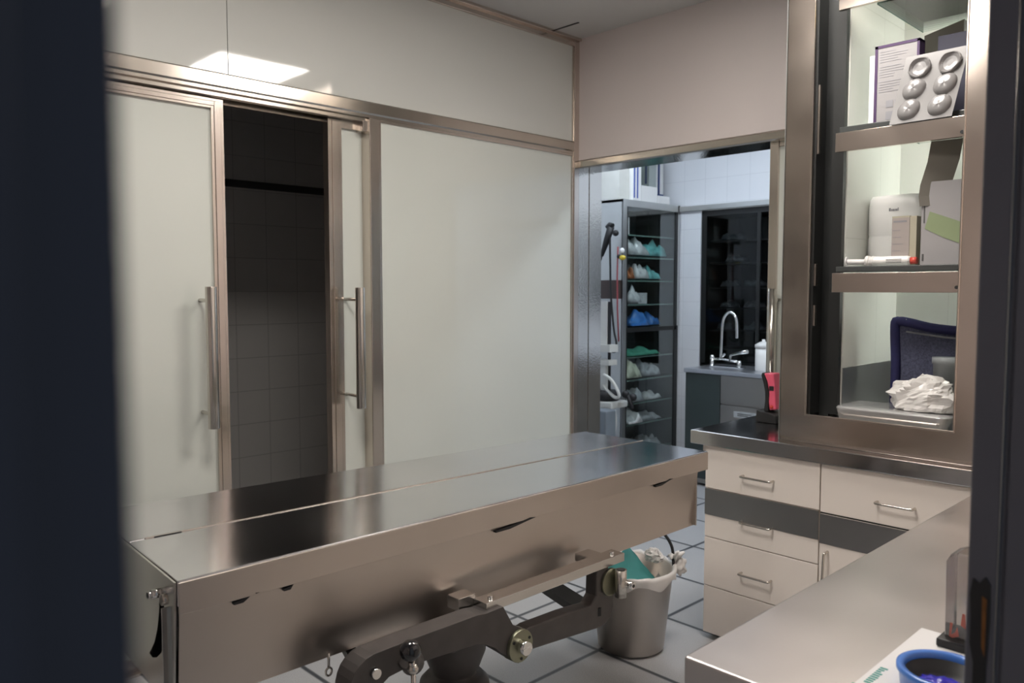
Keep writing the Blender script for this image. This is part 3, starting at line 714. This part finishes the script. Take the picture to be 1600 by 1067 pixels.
MB().box(-1.0975, -1.074, 3.092, 3.15, S1 + .001, S1 + .186).box(-1.16, -1.098, 3.09, 3.15, S1 + .182, S1 + .188).build('cream_side', 'creamcard', t)
each(lines(MB(), -1.157, -1.10, 3.0898, [S1 + .03, S1 + .06, S1 + .085, S1 + .11, S1 + .135], .0018, 4).box(-1.155, -1.108, 3.0892, 3.0899, S1 + .165, S1 + .172), 'text_line', 'text', t)
o = MB().box(-1.09, -1.052, 3.19, 3.24, S1 + .001, S1 + .115).build('green_box', 'green'); tag(o, 'bright green box showing between the lined box and the large grey box', 'box')
t = thing('open_carton', (-.95, 3.1, S1), 'large grey carton with a green band and open flap, right on the middle shelf', 'box')
MB().box(-1.048, -.862, 3.06, 3.28, S1 + .001, S1 + .30).build('carton', 'greybox', t)
m = MB().prism([(-1.02, S1 + .195), (-.862, S1 + .13), (-.862, S1 + .055), (-.97, S1 + .10), (-1.035, S1 + .135)], 1, 3.0585, 3.0602); m.build('green_band', 'palegreen', t)
m = MB().box(-1.04, -1.036, 3.0585, 3.0602, S1 + .155, S1 + .222).box(-1.042, -1.036, 3.0585, 3.0602, S1 + .02, S1 + .045).box(-.915, -.885, 3.0585, 3.0602, S1 + .262, S1 + .268); each(m, 'printed_mark', 'textdark', t)
vs = []; pf = [(-1.052, .215), (-1.056, .25), (-1.052, .29), (-1.045, .315), (-1.03, .37), (-1.02, .44)]
for (x, h) in pf: vs += [(x, 3.05, S1 + h), (x + .095, 3.05 + .03, S1 + h + .004)]
m = MB().add(vs, [(2 * i, 2 * i + 1, 2 * i + 3, 2 * i + 2) for i in range(len(pf) - 1)])
o = m.build('open_flap', 'browncard', t); o.modifiers.new('s', 'SOLIDIFY').thickness = .002
t = thing('syringe', (-1.2, 3.04, S1 + .02), 'thick plastic syringe with a red cap lying at the front of the middle shelf', 'syringe')
sy, sz = 3.085, S1 + .0235
MB().tube([(-1.32, sy, sz), (-1.242, sy, sz - .001)], .010, 16).cyl((-1.324, sy, sz), (-1.32, sy, sz), .02).build('plunger', 'whitebox', t)
MB().cyl((-1.248, sy, sz), (-1.236, sy, sz), .0215).cyl((-1.225, sy, sz), (-1.219, sy, sz), .0205).tube([(-1.242, sy, sz), (-1.215, sy, sz), (-1.10, sy, sz), (-1.088, sy, sz)], [.019, .0185, .018, .014], 24).build('barrel', 'bagwhite', t)
MB().cyl((-1.089, sy, sz), (-1.066, sy, sz), .0125).build('red_cap', 'red', t)
m = MB()
for i in range(3): m.box(-1.17, -1.115, sy - .0185, sy - .0165, sz - .006 + i * .0055, sz - .0045 + i * .0055)
each(m, 'text_line', 'textdark', t)
t = thing('supply_case', (-1.30, 3.5, S1), 'white case with grey lower half at the far left of the middle shelf', 'case')
MB().box(-1.322, -1.235, 3.47, 3.58, S1 - .005, S1 + .115).build('case_base', 'greybox', t); MB().box(-1.325, -1.232, 3.465, 3.585, S1 + .115, S1 + .21).build('case_lid', 'white', t)
# --- bottom: tray, crumpled bag, navy pouch, tub
t = thing('instrument_tray', (-1.12, 3.12, 1.0), 'long shallow steel instrument tray on the cabinet floor', 'tray')
m = MB(); vs = []; fs = []; pr_ = []
def rr(x0, x1, y0, y1, r, z, k=6):
    o = []
    for cxx, cyy, a in ((x1 - r, y0 + r, -90), (x1 - r, y1 - r, 0), (x0 + r, y1 - r, 90), (x0 + r, y0 + r, 180)):
        for i in range(k + 1): q = math.radians(a + 90 * i / k); o.append((cxx + r * math.cos(q), cyy + r * math.sin(q), z))
    return o
lv = [rr(-1.315, -.93, 3.01, 3.22, .03, 1.002), rr(-1.32, -.92, 3.0, 3.23, .035, 1.03), rr(-1.324, -.916, 2.997, 3.234, .038, 1.045), rr(-1.324, -.916, 2.997, 3.234, .038, 1.05), rr(-1.318, -.925, 3.005, 3.226, .034, 1.056), rr(-1.30, -.95, 3.03, 3.2, .03, 1.058)]
for l in lv: vs += l
nn = len(lv[0])
for a in range(len(lv) - 1):
    for k in range(nn): fs.append((a * nn + k, a * nn + (k + 1) % nn, (a + 1) * nn + (k + 1) % nn, (a + 1) * nn + k))
fs.append(tuple((len(lv) - 1) * nn + k for k in range(nn))); fs.append(tuple(range(nn))[::-1])
m.add(vs, fs, False).build('tray_body', 'traygrey', t, bevel=.001)
m = ridged((-1.03, 3.085, 1.108), (.12, .062, .078), 7, .5, 1.35)
o = m.build('plastic_bag', 'bagwhite'); tag(o, 'crumpled white plastic bag lying on the steel tray', 'bag')
lines(MB(), -1.11, -.95, 3.02, [], seed=2)
t = thing('mesh_pouch', (-1.0, 3.27, 1.0), 'navy blue zipped mesh pouch standing behind the crumpled white bag', 'pouch')
prof = [(-1.20, 1.03), (-1.198, 1.2), (-1.205, 1.36), (-1.19, 1.376), (-1.15, 1.372), (-1.05, 1.352), (-.84, 1.338), (-.84, 1.03)]
m = MB().prism(prof, 1, 3.265, 3.32); m.build('mesh_panel', 'navymesh' if 'navymesh' in M else 'navy', t, bevel=.008, seg=3)
m = MB().tube(bez([(p[0] + .004, 3.262, p[1]) for p in prof[:-1]], 5), .018, 12); m.build('piping', 'navy', t)
MB().tube([(-1.15, 3.238, 1.338), (-1.02, 3.238, 1.322), (-.86, 3.238, 1.312)], .0035, 8).tube([(-1.165, 3.25, 1.375), (-1.155, 3.25, 1.385), (-1.15, 3.25, 1.378)], .003, 6).build('zip', 'text', t)
t = thing('plastic_tub', (-.95, 3.19, 1.06), 'pale translucent plastic tub standing right of the crumpled bag', 'tub')
MB().lathe([(.001, 0), (.046, 0), (.052, .165), (.056, .167), (.056, .19), (.001, .192)], (-.985, 3.205, 1.0595), 32).build('tub_body', 'pouchgrey2' if 'pouchgrey2' in M else 'bagwhite', t)

# ================================================================ PHONE ON THE WORKTOP
t = thing('cordless_phone', (-1.775, 3.36, .9), 'pink red and black handheld device standing in a black cradle on the worktop', 'phone')
MB().prism([(-1.815, .901), (-1.715, .901), (-1.715, .935), (-1.735, .945), (-1.79, .95), (-1.81, .955)], 1, 3.30, 3.42).build('cradle', 'black', t, bevel=.004)
MB().prism([(-1.79, 1.122), (-1.743, 1.124), (-1.733, 1.02), (-1.728, .96), (-1.76, .955), (-1.766, 1.0), (-1.765, 1.045), (-1.775, 1.09)], 1, 3.325, 3.385).build('phone_body', 'pinkred', t, bevel=.005)
MB().prism([(-1.797, 1.124), (-1.788, 1.118), (-1.772, 1.08), (-1.762, 1.03), (-1.764, .95), (-1.785, .945), (-1.779, 1.0), (-1.781, 1.04), (-1.79, 1.08), (-1.80, 1.11)], 1, 3.32, 3.39).box(-1.762, -1.74, 3.322, 3.326, 1.045, 1.066).build('black_grip', 'black', t, bevel=.003)
MB().sphere((-1.748, 3.322, .972), .008).build('orange_button', 'red', t)

# ================================================================ THINGS ON THE NEAR WORKTOP
t = thing('printed_sheet', (-.37, 1.28, .90), 'flat white plastic sheet with small teal lettering on the near worktop', 'sheet')
MB().box(-.482, -.29, .99 + .1, 1.475, .9005, .9035).build('sheet', 'whitebox', t)
m = MB(); rd = random.Random(5)
for i in range(9):
    y = 1.205 + i * .0078; m.box(-.474, -.474 + rd.uniform(.007, .012), y, y + .005, .9035, .9039)
m.box(-.484, -.462, 1.15, 1.19, .9035, .9041)
each(m, 'printed_letter', 'tealprint', t)
bn = thing('round_bin', (-.413, 1.29, .9), 'round blue plastic tub with a violet blue liner bag, on the white sheet', 'tub')
bc = (-.379, 1.268, .904); R = .067
MB().lathe([(.001, 0), (R - .006, 0), (R - .004, .02), (R, .024), (R, .03), (R - .003, .032), (R - .011, .03), (R - .012, .022), (R - .014, .003), (.001, .003)], bc, 48).build('tub_body', 'blue', bn)
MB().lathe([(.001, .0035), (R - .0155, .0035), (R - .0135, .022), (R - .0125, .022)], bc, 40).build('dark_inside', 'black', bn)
m = crumple((bc[0] + .004, bc[1] - .024, bc[2] + .012), (.036, .024, .012), 11, .5, 2.0, 36, 22); m.build('liner_bag', 'blueliner', bn)
t = thing('clear_container', (-.40, 1.45, .9), 'clear plastic container with red markings on a black base, beside the blue tub', 'container')
MB().prism([(-0.432, .905), (-0.347, .905), (-0.347, 1.063), (-0.417, 1.063), (-0.428, 1.058), (-0.434, 1.047)], 1, 1.43, 1.49).build('clear_body', 'clearplastic', t, bevel=.006, seg=3)
MB().box(-.440, -.35, 1.415, 1.50, .9036, .918).build('black_base', 'black', t, bevel=.003)
m = MB().prism([(-0.423, .945), (-0.419, .945), (-0.421, .925), (-0.415, .93), (-0.412, .94), (-0.409, .925), (-0.419, .92), (-0.424, .922)], 1, 1.4285, 1.4295).prism([(-0.405, .965), (-0.401, .965), (-0.399, .94), (-0.407, .945)], 1, 1.4285, 1.4295); m.build('red_marking', 'redmark', t)

# ================================================================ TALL CABINET IN THE ROOM BEHIND
tc = thing('supply_cabinet', (-4.05, 5.3, 0), 'tall grey steel cabinet with glass doors and nine shelves of packets, in the room behind', 'cabinet')
fx, y0, y1, zt = -3.855, 4.925, 5.685, 2.2
m = MB().box(-4.3, fx, y0, y0 + .018, 0, zt).box(-4.3, fx, y1 - .018, y1, 0, zt).box(-4.3, fx, y0, y1, zt - .02, zt)
m.build('carcass', 'steelcool', tc)
MB().box(-4.3, -4.29, y0 + .018, y1 - .018, .06, zt - .02).box(-4.29, fx - .03, y0 + .018, y0 + .022, .06, zt - .02).box(-4.29, fx - .03, y1 - .022, y1 - .018, .06, zt - .02).build('interior_lining', 'cabdark', tc)
m = MB().box(fx - .01, fx + .004, y0, y0 + .045, 0, zt).box(fx - .01, fx + .004, y0 + .045, y1, zt - .055, zt).box(fx - .01, fx + .004, y1 - .025, y1, 1.2, zt)
m.build('face_frame', 'steelcool', tc)
MB().box(fx - .01, fx + .003, y1 - .06, y1 - .01, 0.05, zt - .055).box(fx - .01, fx + .003, y0 + .045, y0 + .06, .05, zt - .055).box(fx - .02, fx + .003, y0 + .045, y1 - .03, 1.165, 1.2).box(fx - .01, fx + .003, y0 + .045, y1 - .03, 0, .08).build('door_frame', 'cabblack', tc)
ym = (y0 + y1) / 2 - .05
MB().box(fx - .006, fx - .002, y0 + .06, ym, .08, zt - .055).build('glass_door', 'glassdoor', tc)
MB().box(fx - .002, fx + .002, ym, y1 - .06, .08, zt - .055).build('glass_door', 'glassdoor', tc)
SH = [1.935, 1.76, 1.575, 1.385, 1.20, .965, .78, .59, .42, .2]
for z in SH: MB().box(-4.28, fx - .035, y0 + .022, y1 - .022, z - .008, z).build('shelf', 'glasstint', tc)
for z in SH: MB().box(fx - .035, fx - .03, y0 + .022, y1 - .022, z - .012, z).build('shelf_edge', 'edgegreen', tc)
pk = [  # shelf, y, x, (sx, sy, sz), material, name, label
 (1, 5.17, -4.0, (.12, .14, .11), 'pouchclear', 'sterile_pouch', 'large pale crumpled pouch on the second shelf of the tall cabinet'),
 (1, 5.42, -4.0, (.11, .13, .10), 'pouchteal', 'sterile_pouch', 'teal pouch beside the large pale one on the second shelf'),
 (2, 5.08, -3.98, (.08, .05, .09), 'pouchbrown', 'packet', 'orange brown packet at the left end of the third cabinet shelf'),
 (2, 5.22, -3.98, (.1, .09, .10), 'pouchclear', 'sterile_pouch', 'pale blue crumpled pouch in the middle of the third cabinet shelf'),
 (2, 5.40, -4.0, (.1, .09, .08), 'pouchteal', 'sterile_pouch', 'teal pouch at the right of the third cabinet shelf'),
 (3, 5.11, -3.98, (.1, .09, .10), 'pouchclear', 'sterile_pouch', 'pale slumped pouch at the left of the fourth cabinet shelf'),
 (4, 5.15, -3.98, (.12, .12, .09), 'pouchblue', 'packet', 'bright blue packet on the shelf above the dark cabinet divider'),
 (4, 5.40, -4.02, (.1, .12, .08), 'pouchblue', 'packet', 'deep blue packet right of the bright blue one'),
 (5, 5.25, -4.0, (.12, .22, .05), 'pouchgreen', 'folded_drape', 'folded green cloth on the first shelf below the divider'),
 (6, 5.10, -3.98, (.11, .1, .13), 'pouchcream', 'folded_drape', 'stack of folded cream cloth on the second shelf below the divider'),
 (6, 5.38, -4.0, (.1, .13, .10), 'pouchgrey', 'packet', 'grey packets heaped right of the folded cream cloth'),
 (7, 5.12, -3.98, (.11, .12, .09), 'pouchgrey', 'packet', 'grey white slumped packet on the third shelf below the divider'),
 (7, 5.40, -4.0, (.1, .12, .05), 'pouchclear', 'sterile_pouch', 'flat pale pouch right of the slumped grey packet'),
 (8, 5.12, -3.96, (.1, .1, .08), 'pouchclear', 'sterile_pouch', 'pale pouch hanging over the lowest visible shelf edge at left'),
 (8, 5.38, -4.0, (.1, .14, .05), 'pouchgrey', 'packet', 'flat grey packet on the lowest visible shelf at right'),
 (9, 5.42, -4.0, (.1, .1, .07), 'pouchgrey', 'packet', 'dim grey packet near the floor of the tall cabinet')]
for i, (s_, y, x, sz_, mt, nm, lb) in enumerate(pk):
    tag(pouch((x + .015, y, SH[s_] + .0005), (sz_[0] * .95, sz_[1] * .95, sz_[2] * 1.25), 0, i * 1.37 + 1, 14, .8).build(nm, mt), lb, 'packet')
o = MB().box(-4.02, -3.92, 4.985, 5.09, SH[0] + .001, SH[0] + .135).build('small_box', 'whitebox'); tag(o, 'small white box on the top shelf of the tall cabinet', 'box')
o = MB().box(-4.2, -4.06, 5.10, 5.2, SH[0] + .001, SH[0] + .15).build('small_box', 'greybox'); tag(o, 'grey box behind the small white box on the top cabinet shelf', 'box')
o = MB().box(-4.04, -3.94, 5.24, 5.36, SH[3] + .001, SH[3] + .09).build('small_box', 'pouchclear'); tag(o, 'pale box in the middle of the fourth cabinet shelf', 'box')
# things on top of the tall cabinet
def carton(x0, x1, y0_, y1_, h, mat, label, stripe=None, z=zt + .001):
    t = thing('carton', ((x0 + x1) / 2, (y0_ + y1_) / 2, z), label, 'box')
    MB().box(x0, x1, y0_, y1_, z, z + h).build('carton_body', mat, t)
    if stripe:
        for ys, w_, mm in stripe: MB().box(x1, x1 + .001, ys, ys + w_, z + .02, z + h).build('stripe', mm, t)
carton(-4.30, -4.10, 4.93, 5.10, .42, 'white', 'bright white carton at the left end on top of the tall cabinet')
carton(-4.085, -3.90, 4.93, 5.055, .40, 'equipwhite', 'pale off-white carton on the tall cabinet, left of the blue striped one')
carton(-4.06, -3.87, 5.065, 5.17, .45, 'white', 'white carton with two blue vertical stripes on top of the tall cabinet', [(5.075, .018, 'bluestripe'), (5.115, .018, 'bluestripe')])
t = thing('storage_crate', (-4.0, 5.3, zt), 'clear plastic crate with dark rods on the tall cabinet, right of the striped carton', 'crate')
MB().box(-4.12, -3.89, 5.20, 5.40, zt + .13, zt + .45).build('crate_body', 'glasstint', t); MB().box(-4.12, -3.885, 5.195, 5.41, zt + .001, zt + .13).build('crate_base', 'white', t)
MB().tube([(-3.95, 5.25, zt + .32), (-3.95, 5.25, zt + .5)], .01, 8).tube([(-3.95, 5.34, zt + .16), (-3.95, 5.34, zt + .5)], .009, 8).build('dark_rod', 'darkblue', t)
t = thing('dispenser_bottle', (-3.95, 5.5, zt), 'white bottle with a dark blue pump tube at the right on the tall cabinet', 'bottle')
MB().box(-4.0, -3.89, 5.43, 5.60, zt + .001, zt + .07).build('bottle_body', 'white', t, bevel=.01)
MB().tube([(-3.93, 5.49, zt + .07), (-3.93, 5.49, zt + .42)], .009, 8).box(-3.95, -3.91, 5.46, 5.53, zt + .07, zt + .085).build('pump_tube', 'darkblue', t)
o = MB().box(-4.2, -4.0, 5.45, 5.65, zt + .001, zt + .45).build('carton', 'white'); tag(o, 'plain white carton behind the pump bottle on the tall cabinet', 'box')

# --- hanging scope and the machine standing before the cabinet's end
t = thing('inspection_scope', (-3.97, 4.9, 1.95), 'black flexible scope hung on the end of the tall cabinet with its cable looping down', 'medical scope')
sy = 4.81
MB().tube([(-3.865, sy, 1.985), (-3.890, sy, 1.995), (-3.915, sy, 1.975)], .022, 10).sphere((-3.835, sy, 1.93), .024).tube([(-3.880, sy, 1.98), (-3.920, sy, 1.88), (-3.970, sy, 1.76)], [.028, .026, .014], 12).build('scope_handle', 'black', t)
MB().tube(bez([(-3.970, sy, 1.76), (-4.005, sy, 1.65), (-4.015, sy, 1.5), (-4.020, sy, 1.3)]), .007, 8).build('scope_hose', 'black', t)
MB().tube(bez([(-3.890, sy, 1.9), (-3.885, sy, 1.7), (-3.875, sy, 1.45), (-3.845, sy, 1.2), (-3.820, sy, 1.1), (-3.825, sy, 1.03), (-3.880, sy, 1.03), (-3.960, sy, 1.09), (-4.050, sy, 1.15)]), .008, 8).build('scope_cable', 'black', t)
t = thing('gas_tube', (-3.9, 4.9, 1.4), 'thin red tube with a yellow and clear valve hanging beside the black scope', 'tube')
MB().tube([(-3.855, sy + .055, 1.83), (-3.860, sy + .055, 1.6), (-3.855, sy + .055, 1.35), (-3.840, sy + .055, 1.1)], .006, 8).build('red_tube', 'redtube', t)
MB().sphere((-3.810, sy + .055, 1.745), .022, 12, 8, (1.3, 1, .9)).build('yellow_valve', 'yellow', t); MB().sphere((-3.815, sy + .055, 1.80), .02).build('clear_cap', 'white', t)
MB().sphere((-3.845, sy + .055, 1.755), .017).build('black_joint', 'black', t)
o = MB().box(-4.10, -3.865, 4.89, 4.923, 1.43, 1.575).build('control_box', 'brownbox', bevel=.004); tag(o, 'dark brown box fixed to the end of the tall cabinet behind the cables', 'box')
t = thing('anaesthesia_machine', (-4.05, 4.7, 0), 'off-white medical machine with a pole, clamps, bowl and curved white tube, beside the tall cabinet', 'medical machine')
ay = 4.72
MB().box(-3.900, -3.835, ay - .01, ay + .03, 1.05, 1.41).build('scale_rail', 'equipwhite', t); MB().box(-3.830, -3.815, ay, ay + .02, .70, 1.41).build('pole', 'black', t)
MB().box(-3.900, -3.770, ay - .05, ay + .05, 1.03, 1.085).box(-3.900, -3.780, ay - .05, ay + .05, .93, .97).cyl((-3.870, ay - .05, 1.0), (-3.870, ay - .08, 1.0), .02).build('clamp', 'equipwhite', t)
MB().box(-3.870, -3.825, ay - .03, ay + .01, .70, .95).build('column', 'equipwhite', t)
MB().lathe([(.001, 0), (.09, 0), (.105, .02), (.105, .07), (.09, .075), (.001, .075)], (-3.840, ay, .66), 28).build('black_bowl', 'black', t)
MB().box(-3.930, -3.710, ay - .1, ay + .1, .61, .66).build('tray', 'equipwhite', t, bevel=.01)
MB().tube(bez([(-3.820, ay - .06, .86), (-3.750, ay - .06, .83), (-3.690, ay - .06, .76), (-3.670, ay - .06, .71), (-3.710, ay - .06, .70), (-3.780, ay - .06, .74), (-3.820, ay - .06, .78)]), .013, 10).build('curved_tube', 'equipwhite', t)
MB().tube([(-3.820, ay, .61), (-3.820, ay, .05)], .016, 10).box(-3.950, -3.730, ay - .12, ay + .12, 0.001, .05).build('stand_post', 'equipwhite', t)
MB().tube(bez([(-3.720, ay - .05, .6), (-3.710, ay - .05, .5), (-3.730, ay - .05, .42), (-3.780, ay - .05, .385), (-3.820, ay - .05, .38)]), .011, 10).build('drain_tube', 'equipwhite', t)
MB().sphere((-3.655, ay, .72), .03).sphere((-3.610, ay + .03, .70), .03).tube([(-3.650, ay, .74), (-3.590, ay, .62)], .015, 8).build('black_knob', 'black', t)
o = MB().box(-3.76, -3.64, 4.47, 4.59, .0, .62).build('grey_unit', 'equipgrey', bevel=.01); tag(o, 'blue grey box-shaped unit standing beside the white medical machine', 'machine')

# --- second glazed cabinet in the wall recess
t = thing('glazed_cabinet', (-3.3, 5.9, .86), 'dark glass-fronted cabinet set into the tiled wall above the sink', 'cabinet')
MB().box(-3.652, -2.952, YF + .40, YF + .415, .862, 2.145).box(-3.652, -3.64, YF + .01, YF + .4, .862, 2.145).box(-2.965, -2.952, YF + .01, YF + .4, .862, 2.145).box(-3.64, -2.965, YF + .01, YF + .4, 2.10, 2.145).box(-3.64, -2.965, YF + .01, YF + .4, .862, .88).build('carcass', 'cabblack', t)
MB().box(-3.64, -3.60, YF + .0, YF + .015, .90, 2.10).box(-3.15, -3.12, YF + .0, YF + .015, .90, 2.1).box(-3.0, -2.965, YF, YF + .015, .9, 2.1).build('door_frame', 'cabblack', t)
MB().box(-3.60, -3.12, YF + .004, YF + .008, .90, 2.10).build('glass_door', 'glassdark', t)
GS = [1.9, 1.72, 1.52, 1.35, 1.17, 1.02]
for z in GS: MB().box(-3.60, -3.0, YF + .06, YF + .38, z - .012, z).build('shelf', 'cabblack', t)
for i, (z, x) in enumerate([(1.9, -3.45), (1.72, -3.42), (1.52, -3.47), (1.35, -3.48), (1.35, -3.25), (1.17, -3.48), (1.17, -3.24), (1.52, -3.25)]):
    o = pouch((x, YF + .17, z + .0005), (.08, .07, .06), .2 * i, i * 2.1 + .4, 10, .8).build('packet', 'pouchdim')
    tag(o, 'dim grey packet ' + ['on the top shelf', 'on the second shelf', 'at the left of the third shelf', 'at the left of the fourth shelf', 'at the right of the fourth shelf', 'at the left of the fifth shelf', 'at the right of the fifth shelf', 'at the right of the third shelf'][i] + ' of the dark glazed cabinet', 'packet', 'packets in the dark glazed cabinet')

# --- sink unit
t = thing('sink_unit', (-2.4, 5.45, 0), 'stainless steel sink unit with drawers in the room behind', 'sink unit')
MB().box(-3.47, -1.0, 5.2, 5.695, .868, .90).build('sink_top', 'steelsinktop', t, bevel=.003)
MB().box(-3.46, -1.0, 5.235, 5.69, .02, .866).build('carcass', 'steelsink', t)
MB().box(-3.46, -3.16, 5.215, 5.235, .06, .864).build('dark_side_panel', 'cabdark', t)
MB().box(-3.155, -2.60, 5.215, 5.235, .655, .864).box(-2.595, -1.9, 5.215, 5.235, .655, .864).build('drawer_front', 'steelsink', t, bevel=.002)
MB().box(-3.155, -2.60, 5.215, 5.235, .06, .645).box(-2.595, -1.9, 5.215, 5.235, .06, .645).build('door_front', 'steelsink', t, bevel=.002)
m = MB().box(-3.04, -2.82, 5.212, 5.216, .565, .61); m.build('label_plate', 'pouchgrey', t)
each(lines(MB(), -3.01, -2.86, 5.2118, [.578, .59], .006, 3), 'text_line', 'textdark', t)
t = thing('sink_tap', (-3.25, 5.42, .9), 'chrome gooseneck tap with two side valves on the back room sink', 'tap')
ty = 5.45
MB().box(-3.38, -3.10, ty - .03, ty + .03, .9005, .91).build('base_plate', 'chrome', t)
MB().tube([(-3.375, ty, .90), (-3.375, ty, .97)], .016, 12).sphere((-3.375, ty, .975), .02).tube([(-3.14, ty, .90), (-3.14, ty, .96)], .016, 12).tube([(-3.375, ty, .96), (-3.29, ty, .965), (-3.2, ty, .955), (-3.14, ty, .95)], .010, 10).build('valve_body', 'chrome', t)
MB().tube(bez([(-3.30, ty, .955), (-3.295, ty, 1.1), (-3.29, ty, 1.22), (-3.275, ty, 1.285), (-3.235, ty, 1.325), (-3.195, ty, 1.315), (-3.172, ty, 1.27), (-3.165, ty, 1.20), (-3.163, ty, 1.13)]), .0115, 14).build('spout', 'chrome', t)
MB().tube([(-3.22, ty, .95), (-3.20, ty - .02, 1.0), (-3.10, ty - .06, 1.025), (-3.03, ty - .08, 1.04)], [.010, .009, .012, .016], 10).tube([(-3.30, ty, .965), (-3.25, ty - .03, 1.005)], .010, 10).build('lever_handle', 'chrome', t)
t = thing('soap_canister', (-2.96, 5.42, .9), 'white lidded canister standing on the sink beside the door edge', 'canister')
MB().lathe([(.001, 0), (.055, 0), (.058, .01), (.058, .17), (.001, .172)], (-2.925, 5.42, .9005), 28).build('canister_body', 'white', t)
MB().lathe([(.001, 0), (.062, 0), (.062, .02), (.03, .04), (.012, .045), (.012, .06), (.001, .062)], (-2.925, 5.42, 1.073), 28).build('canister_lid', 'white', t)
# grey protective aprons hanging on the far wall, seen only in the polished door reveal
for i, x in enumerate((-1.95, -1.5)):
    m = MB(); vs = []; fs = []; nx, nz = 18, 14
    for a in range(nx + 1):
        for b in range(nz + 1):
            u = a / nx; w_ = b / nz; wd = .12 + .08 * w_
            vs.append((x + (u - .5) * 2 * wd, YF - .09 + .03 * math.sin(u * 14 + i) * (w_), 2.12 - .75 * w_))
    for a in range(nx):
        for b in range(nz): k = a * (nz + 1) + b; fs.append((k, k + 1, k + nz + 2, k + nz + 1))
    o = m.add(vs, fs, True).build('lead_apron', 'apron'); o.modifiers.new('s', 'SOLIDIFY').thickness = .006
    MB().tube([(x, YF + .002, 2.13), (x, YF - .09, 2.13), (x, YF - .1, 2.15)], .012, 8).box(x - .13, x + .13, YF - .095, YF - .085, 2.10, 2.135).build('hanger', 'chrome', o)
    tag(o, ['grey apron hanging on the far tiled wall, seen as a reflection beside the door', 'second grey apron hanging right of the first on the far tiled wall'][i], 'apron')
